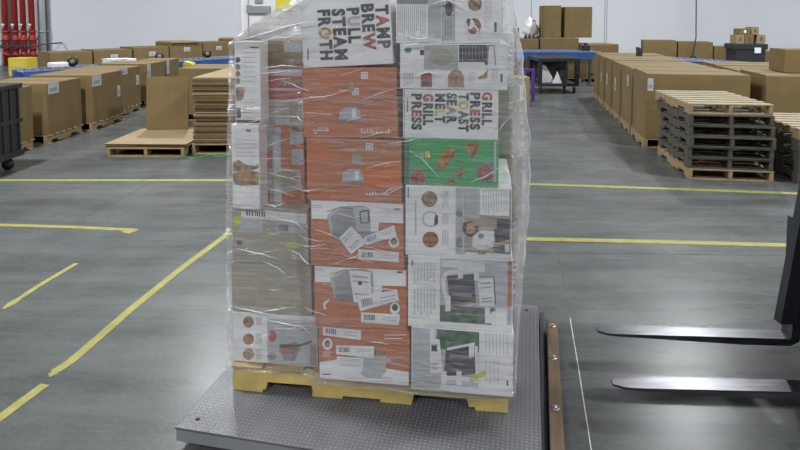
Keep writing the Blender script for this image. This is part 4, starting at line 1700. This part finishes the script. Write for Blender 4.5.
A_, B_ = aty(50, 60, 15.6), aty(262, 41, 20.4)
nm = ['nearest', 'second', 'third', 'fourth', 'fifth', 'sixth', 'seventh']
tl = [aty(30 + 32 * k + 16, 61 - 3.1 * k, 14.6 + 0.93 * k).z for k in range(6)]
FARL = far_row(A_, B_, 6, [0.80, 0.82, 0.86, 0.95, 0.95, 1.0], 1, 0.95, lambda k: 'brown bulk box behind the left conveyor, %s from the red pipes' % (['first', 'second', 'third', 'fourth', 'fifth', 'sixth'][k]), 'bulk boxes behind the left conveyor')
# pale flat lids on two of them
for k, w, lab in ((3, 0.93, 'pale flat cardboard cover on far boxes behind the left conveyor'), (5, 1.3, 'larger pale cardboard cover on far boxes nearest the wrapped load')):
    f_ = FARL[k]
    tz = f_.location.z + max(v.co.z for v in f_.data.vertices)
    b = MB()
    b.box((0.02, -0.06, 0), (w, 0.98, 0.04), KRAFT2, bev=0.008)
    b.box((0.05, 0.0, 0.04), (w - 0.08, 0.9, 0.055), KRAFT2)
    o = b.build('cardboard_cover', loc=(f_.location.x, f_.location.y, tz + 0.001), rotz=f_.rotation_euler.z)
    tag(o, lab, 'cardboard cover')

# centre far row
A_, B_ = aty(500, 60, 15.75), aty(620, 60, 15.72)
far_row(A_, B_, 3, [1.16, 1.18, 1.02], 1, 1.0, lambda k: 'brown bulk box behind the centre conveyor, %s' % ['nearest the wrapped load', 'under the two tall boxes', 'beside the right block'][k], 'bulk boxes behind the centre conveyor', lab_side=False)
pts_ = [(544, 561.5, 5.5, 'left'), (564.5, 592.5, 6.8, 'right')]
zc = 1.122
for (x0, x1, yt, nme), zc in zip(pts_, (1.1835, 1.1835)):
    p, q = aty(x0, 38, 15.95), aty(x1, yt, 15.95)
    b = MB()
    W_, H_ = q.x - p.x, q.z - zc
    b.box((0, 0, 0), (W_, 0.6, H_), KRAFT, bev=0.008)
    b.box((W_ * 0.5, -0.001, 0.0), (W_ * 0.5 + 0.012, 0, 0.12), INK)
    b.box((0.005, 0.29, H_), (W_ - 0.005, 0.31, H_ + 0.001), KRAFTD)
    o = b.build('tall_carton', loc=(p.x, p.y, zc))
    tag(o, 'tall brown carton standing on far boxes, %s' % ('the narrower one' if nme == 'left' else 'the wider one by the wall seam'), 'box', 'tall cartons on the far boxes')
# crumpled white film next to them
b = MB()
bm = bmesh.new()
bmesh.ops.create_icosphere(bm, subdivisions=3, radius=0.22)
for v in bm.verts:
    v.co *= 0.85 + 0.55 * NZ.noise(v.co * 11)
    v.co.z = max(v.co.z * 1.4, -0.2)
b.addbm(bm, PAPER, smooth=True)
p = aty(533, 28, 16.45)
tag(b.build('crumpled_film', loc=(p.x - 0.06, p.y, 1.1635 + 0.24)), 'crumpled white film lying beside the narrower tall carton', 'crumpled film')
# row of small black bottles and a dark box
for k, px in enumerate((525.5, 529.5, 533.5, 537.5)):
    p = aty(px, 37, 15.9)
    b = MB()
    b.tube([(0, 0, 0), (0, 0, 0.07), (0, 0, 0.09), (0, 0, 0.13)], 0.03, BLKPL, 12, radii=[0.04, 0.04, 0.018, 0.018])
    tag(b.build('black_bottle', loc=(p.x, 15.88, 1.1635)), 'small black bottle standing on the far box near the wrapped load', 'bottle', 'small black bottles on the far box')
b = MB()
b.box((-0.07, -0.06, 0), (0.07, 0.06, 0.28), BLKPL, bev=0.01)
b.box((-0.05, -0.064, 0.16), (0.05, -0.06, 0.24), DARKG)
p = aty(516, 30, 16.0)
tag(b.build('black_case', loc=(p.x, p.y, 1.1635)), 'black upright case on the far box next to the wrapped load', 'case')

# black cart in the centre aisle
k0, k1 = at(538, 93.5), at(580, 94)
ct = empty('platform_cart', (k0.x, k0.y, 0), 0, 'black steel cart standing under the centre blue conveyor', 'cart')
CW = k1.x - k0.x
b = MB()
b.box((0, 0, 0.16), (CW, 1.0, 0.22), BLACK, bev=0.008)
b.build('deck', ct)
for x in (0.0, CW - 0.09):
    for y in (0.0, 0.94):
        b = MB()
        b.box((x, y, 0.22), (x + 0.09, y + 0.06, 0.72), BLACK)
        b.build('post', ct)
b = MB()
b.box((-0.02, -0.01, 0.72), (CW + 0.02, 1.01, 0.80), BLACK, bev=0.008)
b.build('top_shelf', ct)
b = MB()
b.box((0.09, 0.94, 0.24), (CW - 0.09, 0.98, 0.70), DARKG)  # dark sheet added to make the cart interior darker
b.build('dark_backing', ct)
for x in (0.08, CW - 0.08):
    for y in (0.1, 0.9):
        b = MB()
        b.tube([(x - 0.02, y, 0.065), (x + 0.02, y, 0.065)], 0.063, RUBB, 14)
        b.box((x - 0.03, y - 0.02, 0.06), (x - 0.024, y + 0.02, 0.16), DARKG)
        b.box((x + 0.024, y - 0.02, 0.06), (x + 0.03, y + 0.02, 0.16), DARKG)
        b.build('caster', ct)
b = MB()
x0_ = 0.11
b.prism([(x0_, 0), (x0_ + 0.32, 0), (x0_ + 0.28, 0.12), (x0_ + 0.13, 0.38), (x0_ + 0.02, 0.42)][::-1], 0.3, 0.5, PAPER)
tag(b.build('folded_sack', loc=(k0.x, k0.y, 0.221)), 'white folded sack standing inside the black cart', 'sack')
b = MB()
b.prism([(0.36, 0), (0.56, 0), (0.46, 0.27)][::-1], 0.1, 0.16, PAPER)
tag(b.build('folded_paper_cone', loc=(k0.x, k0.y, 0.221)), 'small white triangular folded card at the front of the black cart', 'folded card')
b = MB()
b.box((0.56, 0.3, 0), (0.72, 0.6, 0.30), BLKPL, bev=0.01)
b.box((0.57, 0.31, 0.30), (0.71, 0.59, 0.312), BLKPL)
tag(b.build('black_tote', loc=(k0.x, k0.y, 0.221)), 'black box standing inside the black cart behind the folded card', 'tote')
b = MB()
pq = aty(586, 54, 15.15)
b.box((-0.1, -0.08, 0), (0.1, 0.08, 0.14), BLACK, bev=0.02)
b.tube([(0, 0, 0.14), (0, 0, 0.20)], 0.05, BLACK, 12)
tag(b.build('conveyor_motor', loc=(pq.x, 15.2, 0.8745)), 'black motor unit on the centre blue conveyor', 'motor')

# purple rack and carton next to the load
u0 = at(521, 101)
pr_ = empty('purple_rack', (u0.x, u0.y, 0), 0, 'purple painted frame standing beyond the wrapped load', 'rack')
pw = at(534.5, 101).x - u0.x
b = MB()
b.box((pw - 0.06, 0, 0.0006), (pw, 0.06, 0.66), PURP, bev=0.006)
b.build('post', pr_)
b = MB()
b.box((0.0, 0, 0.0006), (0.06, 0.06, 0.598), PURP, bev=0.006)
b.build('post', pr_)
b = MB()
b.box((0.0, 0, 0.6), (pw - 0.0605, 0.06, 0.66), PURP, bev=0.006)
b.build('top_bar', pr_)
b = MB()
q = at(514, 107)
wq = at(529.5, 107).x - q.x
b.box((0, 0, 0), (wq, 0.4, 0.565), KRAFT2, bev=0.006)
b.box((0.02, -0.001, 0.12), (0.16, 0, 0.42), LABEL)
b.box((0.005, 0.19, 0.565), (wq - 0.005, 0.21, 0.566), KRAFTD)
tag(b.build('kraft_carton', loc=(q.x, q.y, 0.0006)), 'upright kraft carton with white label before the purple frame', 'box')

# right far row and loaded cart
A_, B_ = aty(643, 50, 19.8), aty(830, 62, 18.2)
far_row(A_, B_, 5, [0.98, 0.94, 0.80, 0.66, 0.62], 1, 0.95, lambda k: 'brown bulk box behind the right conveyor, %s from the aisle' % ordn[k], 'bulk boxes behind the right conveyor', lab_side=False)
b = MB()
p = aty(645.5, 41, 19.9)
g0 = aty(736.5, 58, 17.3)
g1 = aty(766, 58, 18.0)
GW = 0.80
gc = empty('tote_cart', (g0.x, 17.3, 0), R(-5), 'dark wheeled cart loaded with small cartons behind the right conveyor', 'cart')
b = MB()
b.box((0, 0, 0.42), (GW, 0.7, 0.96), BLKPL, bev=0.02)
b.box((-0.05, -0.02, 0.80), (GW + 0.05, 0.72, 0.96), BLKPL, bev=0.015)
b.build('cart_body', gc)
for x in (0.06, GW - 0.1):
    for y in (0.06, 0.6):
        b = MB()
        b.box((x, y, 0.09), (x + 0.04, y + 0.04, 0.42), DARKG)
        b.tube([(x, y + 0.02, 0.046), (x + 0.04, y + 0.02, 0.046)], 0.045, RUBB, 12)
        b.build('leg', gc)
b = MB()
b.box((GW * 0.6, -0.0245, 0.70), (GW * 0.82, -0.0215, 0.86), LABEL)
b.build('paper_label', gc)
cart_boxes = [(0.03, 0.0, 0.28, 0.24, 'kraft carton on the dark cart, lower row, left end'), (0.29, 0.0, 0.30, 0.18, 'kraft carton on the dark cart, lower row, centre'), (0.66, 0.0, 0.28, 0.26, 'kraft carton on the dark cart, lower row, right end'),
              (0.14, 0.262, 0.36, 0.18, 'small kraft carton with white tag atop the dark cart load'), (0.54, 0.262, 0.24, 0.23, 'topmost kraft carton on the dark cart load')]
for k, (x, dz, w_, h_, lab) in enumerate(cart_boxes):
    b = MB()
    if k == 1:
        h_ = 0.26
    if k == 0:
        h_ = 0.26
    w_ *= 0.82
    b.box((0, 0, 0), (w_, 0.4, h_ - 0.001), KRAFT if k % 2 else KRAFT2, bev=0.005)
    b.box((w_ * 0.4, -0.0008, h_ * 0.3), (w_ * 0.62, 0, h_ * 0.75), LABEL if k == 3 else KRAFTD)
    b.box((0.004, 0.19, h_ - 0.001), (w_ - 0.004, 0.21, h_), KRAFTD)
    o = b.build('small_carton', M=Matrix.Translation((g0.x, 17.3, 0.962 + dz)) @ Matrix.Rotation(R(-5), 4, 'Z') @ Matrix.Translation((x * GW / 0.97 + (0.03 * k if k < 3 else 0), 0.12, 0)))
    tag(o, lab, 'box', 'cartons on the dark cart')
b, p = SMALLC
q = at(784, 71.5, 0.985)
o = b.build('kraft_carton', loc=(q.x, q.y, 0.9715), rotz=ra)
tag(o, 'closed kraft carton standing on the right block at the frame edge', 'box')
# black dispenser on the right block
b = MB()
p = at(637, 56.0, 0.97)
b.box((-0.05, -0.04, 0), (0.05, 0.04, 0.12), BLKPL, bev=0.01)
b.prism([(-0.05, 0.12), (0.05, 0.12), (-0.02, 0.17), (-0.05, 0.17)][::-1], -0.04, 0.04, BLKPL)
tag(b.build('tape_dispenser', loc=(p.x, p.y - 0.1, 0.973)), 'small black dispenser standing on the right block of boxes', 'dispenser')

# hanging cable with plug
b = MB()
ca, cb = aty(696.5, -60, 17.2), aty(696, 38, 17.2)
c2 = aty(693, 55.5, 17.2)
b.tube([(ca.x, ca.y, 6.0), (ca.x, ca.y, 4.0), (cb.x, cb.y, cb.z), (c2.x, c2.y, c2.z + 0.12), (c2.x, c2.y, c2.z)], 0.016, RUBB, 8)
hk = b.build('hanging_cable')
tag(hk, 'thin black cable hanging in front of the back wall at right', 'cable')
b = MB()
b.box((-0.07, -0.05, -0.12), (0.07, 0.05, 0), BLKPL, bev=0.02)
b.build('plug', hk, loc=(c2.x, c2.y, c2.z))

# ------------------------------------------------------------------ riser pipes at the far left
PX = [(6.5, 'leftmost by the white post'), (16, 'second from the white post'), (24.2, 'third from the white post'), (33, 'nearest the white drain pipe')]
for px, nm_ in PX:
    p = aty(px, 45, WY - 0.3)
    r_ = empty('red_riser_pipe', (p.x, p.y, 0), 0, 'red fire sprinkler riser pipe on the back wall, %s' % nm_, 'pipe', 'red sprinkler risers')
    zv = aty(px, 44, WY - 0.3).z
    b = MB()
    b.tube([(0, 0, 0.0006), (0, 0, 9.0)], 0.095, PRED, 14)
    b.build('pipe', r_)
    b = MB()
    prof = [(-0.45, 0.1), (-0.42, 0.135), (-0.37, 0.135), (-0.365, 0.1), (-0.19, 0.1), (-0.18, 0.135), (-0.13, 0.135), (-0.125, 0.115), (0.13, 0.115), (0.14, 0.135), (0.19, 0.135), (0.195, 0.1), (0.41, 0.1), (0.42, 0.135), (0.47, 0.135), (0.48, 0.1)]
    b.tube([(0, 0, zv + q[0]) for q in prof], 0.1, PRED, 14, radii=[q[1] for q in prof])
    b.build('valve_body', r_)
    b = MB()
    b.tube([(0.0, -0.1, zv), (0.0, -0.24, zv)], 0.02, DARKG, 8)
    for k in range(16):
        a0, a1 = 2 * math.pi * k / 16, 2 * math.pi * (k + 1) / 16
        b.tube([(0.13 * math.cos(a0), -0.24, zv + 0.13 * math.sin(a0)), (0.13 * math.cos(a1), -0.24, zv + 0.13 * math.sin(a1))], 0.016, BLACK, 6)
    for k in range(2):
        a0 = math.pi * k / 2
        b.tube([(-0.13 * math.cos(a0), -0.24, zv - 0.13 * math.sin(a0)), (0.13 * math.cos(a0), -0.24, zv + 0.13 * math.sin(a0))], 0.012, BLACK, 6)
    b.build('hand_wheel', r_)
    b = MB()
    b.tube([(0, -0.05, zv + 0.55), (0, -0.16, zv + 0.55), (0, -0.16, zv + 0.62)], 0.02, ROLL, 8)
    b.tube([(0, -0.18, zv + 0.68), (0, -0.14, zv + 0.68)], 0.06, PWHT, 12)
    b.build('pressure_gauge', r_)
for px, r1, lab, y_ in ((43.5, 0.10, 'white vertical drain pipe beside the red risers', WY - 0.2), (11.2, 0.045, 'white vertical pipe between the first two red risers', WY - 0.08), (48.5, 0.05, 'thin grey conduit right of the white drain pipe', WY - 0.08)):
    p = aty(px, 45, y_)
    b = MB()
    b.tube([(0, 0, 0.0006), (0, 0, 9.0)], r1, PWHT if r1 != 0.05 else GALV, 14)
    for z_ in (1.2, 3.0, 5.0):
        b.tube([(0, 0, z_), (0, 0, z_ + 0.06)], r1 * 1.3, GALV, 14)
    tag(b.build('wall_pipe', loc=(p.x, p.y, 0)), lab, 'pipe')
b = MB()
p, q = aty(-14, 46, WY - 0.75), aty(51, 43.5, WY - 0.75)
b.tube([p, aty(30, 46, WY - 0.75), q], 0.025, DARKG, 8)
b.tube([q, q + Vector((0, 0.7, 0))], 0.025, DARKG, 8)
b.tube([p, p + Vector((0, 0.7, 0))], 0.025, DARKG, 8)
tag(b.build('guard_rail'), 'dark thin rail running across the red riser valves', 'rail')
p = aty(2.5, 45, WY - 0.06)
b = MB()
b.box((-0.03, -0.04, 0.0006), (0.03, 0.04, 9.0), KRAFT3)
tag(b.build('wall_post', loc=(p.x, p.y, 0)), 'thin pale post left of the red risers', 'post')
b = MB()
p = aty(8, 64, 17.5)
q = aty(27, 58, 17.5)
b.box((0, 0, 0.0006), (q.x - p.x, 0.5, q.z), YELP, bev=0.02)
b.box((0.08, -0.004, q.z * 0.5), (q.x - p.x - 0.08, 0, q.z * 0.8), YPRT)
tag(b.build('yellow_machine_guard', loc=(p.x, p.y, 0)), 'yellow steel guard block before the red risers', 'guard')

# yellow jack handle end and black rounds near the left conveyor
b = MB()
p = aty(188, 66, 13.7)
b.box((-0.14, 0, 0.0006), (0.14, 0.3, 0.46), YELP, bev=0.02)
b.prism([(-0.16, 0.46), (0.16, 0.46), (0.06, 0.66), (-0.1, 0.70)][::-1], 0.02, 0.28, YELP)
b.tube([(0.05, -0.01, 0.5), (0.05, 0.0, 0.5)], 0.06, BLACK, 12)
tag(b.build('yellow_machine_cover', loc=(p.x, p.y, 0)), 'yellow machine hood between the left bulk boxes and conveyor', 'machine hood')
for px, py, lab in ((159, 55, 'black tape roll on the left conveyor near the fourth far box'), (207, 52.5, 'black tape roll on the left conveyor nearest the load'), (72, 62.5, 'black tape roll at the conveyor end near the red pipes')):
    t_ = (px - 18) / (240 - 18)
    b = MB()
    bm = bmesh.new()
    q = at(px, 74.5 - 19 * t_, 0.62)
    b.tube([(0, -0.05, 0.1), (0, 0.05, 0.1)], 0.1, RUBB, 18)
    b.tube([(0, -0.055, 0.1), (0, 0.055, 0.1)], 0.045, KRAFT2, 14)
    bm.free()
    dcv = (cB - cA)
    # on the conveyor line at this column of the view
    k_ = (cA.x - cA.y * (px - 400) / FPX) / ((px - 400) / FPX * dcv.y - dcv.x)
    P_ = cA + dcv * k_
    tag(b.build('tape_roll', loc=(P_.x, P_.y, 0.7125), rotz=R(20)), lab, 'tape roll')

# ------------------------------------------------------------------ forklift front at the right
FZ = 0.17


def fork(parent, org, xt, yt, xh, yh, hroll=0.0):
    """tine from tip pixel (xt,yt) to heel pixel (xh,yh) on its centre line, top surface at FZ"""
    P0, P1 = at(xt, yt, FZ), at(xh, yh, FZ)
    d = (P1 - P0)
    L = math.hypot(d.x, d.y)
    yaw = math.atan2(d.y, d.x)
    b = MB()
    hw = 0.041
    th = 0.034
    n = 24
    vs = []
    sh = 0.56

    # centre-line outline in (x along, z): taper from thin tip to thick heel, rounded heel, vertical shank
    top = [(L * k / n, FZ) for k in range(n + 1)]
    bot = [(L * k / n, FZ - 0.009 - (th - 0.009) * min(1, (k / n) / 0.75)) for k in range(n + 1)]
    top += [(L + 0.0, FZ), (L + 0.004, FZ + 0.02), (L + 0.006, FZ + sh)]
    arc = [(L + 0.006 + th * math.sin(R(a)), FZ - th + th * 0.9 * (1 - math.cos(R(a)))) for a in (20, 45, 70, 90)]
    bot += arc + [(L + 0.006 + th, FZ + 0.03), (L + 0.006 + th, FZ + sh)]
    N = max(len(top), len(bot))
    # build by pairing samples
    def res(pts, m):
        cum = [0]
        for a, c_ in zip(pts, pts[1:]):
            cum.append(cum[-1] + math.hypot(c_[0] - a[0], c_[1] - a[1]))
        out = []
        for i in range(m):
            s = cum[-1] * i / (m - 1)
            k = 0
            while k < len(pts) - 2 and cum[k + 1] < s:
                k += 1
            t = (s - cum[k]) / max(cum[k + 1] - cum[k], 1e-9)
            out.append((pts[k][0] + (pts[k + 1][0] - pts[k][0]) * t, pts[k][1] + (pts[k + 1][1] - pts[k][1]) * t))
        return out
    m1 = 25
    ta = top[:n + 1]
    ba = bot[:n + 1]
    tb_, bb_ = res(top[n:], 14), res(bot[n:], 14)
    tt = ta + tb_[1:]
    bb2 = ba + bb_[1:]
    for (xa, za), (xb, zb) in zip(tt, bb2):
        w = hw
        if xa < 0.09 and za <= FZ + 1e-6:
            w = hw * (0.42 + 0.58 * math.sqrt(max(0, 1 - (1 - xa / 0.09) ** 2)))
        vs += [(xa, -w, za), (xa, w, za), (xb, w, zb), (xb, -w, zb)]
    fs = []
    for i in range(len(tt) - 1):
        a = i * 4
        for k in range(4):
            fs.append((a + k, a + (k + 1) % 4, a + 4 + (k + 1) % 4, a + 4 + k))
    fs = [f[::-1] for f in fs]
    fs += [(0, 1, 2, 3), (len(vs) - 1, len(vs) - 2, len(vs) - 3, len(vs) - 4)]
    M = Matrix.Translation((P0.x, P0.y, 0)) @ Matrix.Rotation(yaw, 4, 'Z')
    b.add(vs, fs, STEEL, M)
    bm = bmesh.new()
    # widen local coordinates to the parent
    b.v = [v - org for v in b.v]
    bm.free()
    b.build('fork', parent)
    return P0, P1, yaw


o1 = at(790, 345, 0)
fl = empty('forklift', (o1.x, o1.y, 0), 0, 'dark forklift front with two steel forks reaching in from the right', 'forklift')
org = Vector((o1.x, o1.y, 0))
f0, f1, fy = fork(fl, org, 597, 329, 786, 334.5)
g0_, g1_, gy = fork(fl, org, 612, 381.5, 838, 387)
# carriage plates and mast rail
dv = Vector((math.cos(fy), math.sin(fy), 0))
sv = Vector((math.sin(fy), -math.cos(fy), 0))     # toward the camera


def lbar(name, A, dx, dy, z0, z1, mt, lean=0.0):
    b = MB()
    M = Matrix.Translation(A - org) @ Matrix.Rotation(fy, 4, 'Z') @ Matrix.Rotation(lean, 4, 'Y')
    b.box((0, -dy, z0), (dx, 0, z1), mt, M, bev=0.006)
    b.build(name, fl)


base = Vector((f1.x, f1.y, 0)) + dv * 0.05
lbar('carriage_bar', base - sv * 0.12, 0.05, 0.95, 0.16, 0.27, BLACK)
lbar('carriage_bar', base - sv * 0.12, 0.05, 0.95, 0.52, 0.62, BLACK)
# leaning upright seen at the frame edge
up0 = aty(782, 317, f1.y - 0.12)
up1 = aty(806, 190, f1.y - 0.12)
b = MB()
A3, B3 = Vector(up0) - org, Vector(up1) - org
dirv = (B3 - A3)
for s0, s1 in ((-0.06, 1.9),):
    pa, pb = A3 + dirv * s0, A3 + dirv * s1
    w = Vector((0.035, 0, 0))
    t_ = Vector((0, 0.05, 0))
    vs = [pa, pa + w * 2, pa + w * 2 + t_, pa + t_, pb, pb + w * 2, pb + w * 2 + t_, pb + t_]
    b.add(vs, [(3, 2, 1, 0), (4, 5, 6, 7), (0, 1, 5, 4), (1, 2, 6, 5), (2, 3, 7, 6), (3, 0, 4, 7)], BLACK)
b.build('backrest_upright', fl)
mb_ = base + dv * 0.06 - sv * 0.02
lbar('mast_rail', mb_, 0.12, 0.08, 0.06, 2.2, DARKG, lean=R(3.5))
lbar('mast_rail', mb_ + sv * 0.62, 0.12, 0.08, 0.06, 2.2, DARKG, lean=R(3.5))
lbar('mast_cross_member', mb_ + dv * 0.02 + sv * 0.54, 0.06, -0.54, 0.10, 0.2, DARKG)
# front wheels and body so the truck stands on the floor
for off_ in (-0.35, 0.95):
    b = MB()
    c_ = mb_ + dv * 0.42 + sv * off_ - org
    b.tube([c_ + Vector((0, 0, 0.17)) - sv * 0.07, c_ + Vector((0, 0, 0.17)) + sv * 0.07], 0.169, RUBB, 24)
    b.build('front_wheel', fl)
b = MB()
M = Matrix.Translation(mb_ + dv * 0.28 - org) @ Matrix.Rotation(fy, 4, 'Z')
b.box((0, -0.85, 0.1), (1.2, 0.25, 0.9), BLACK, M, bev=0.03)
b.build('chassis', fl)

# ------------------------------------------------------------------ light
W = bpy.data.worlds.new('world')
SC.world = W
W.use_nodes = True
W.node_tree.nodes['Background'].inputs[0].default_value = (0.93, 0.97, 1.0, 1)
W.node_tree.nodes['Background'].inputs[1].default_value = 0.12


def strip_light(x, y, z, lx, ly, power, col=(0.95, 0.98, 1.0)):
    L = bpy.data.lights.new('strip', 'AREA')
    L.shape = 'RECTANGLE'
    L.size, L.size_y = lx, ly
    L.energy = power
    L.color = col
    o = bpy.data.objects.new('ceiling_strip_light', L)
    COL.objects.link(o)
    o.location = (x, y, z)
    return o


for x in (-16.2, -4.5, 7.2, 18.9):
    for y in (-7.0, 3.8, 14.5):
        strip_light(x, y, 8.0, 0.4, 0.8, 860)

SC.view_settings.view_transform = 'Standard'
SC.view_settings.look = 'None'
SC.view_settings.exposure = 0.0
SC.view_settings.gamma = 1.0
SC.view_settings.use_curve_mapping = False
SC.cycles.use_denoising = True
SC.cycles.max_bounces = 10
SC.cycles.transparent_max_bounces = 12
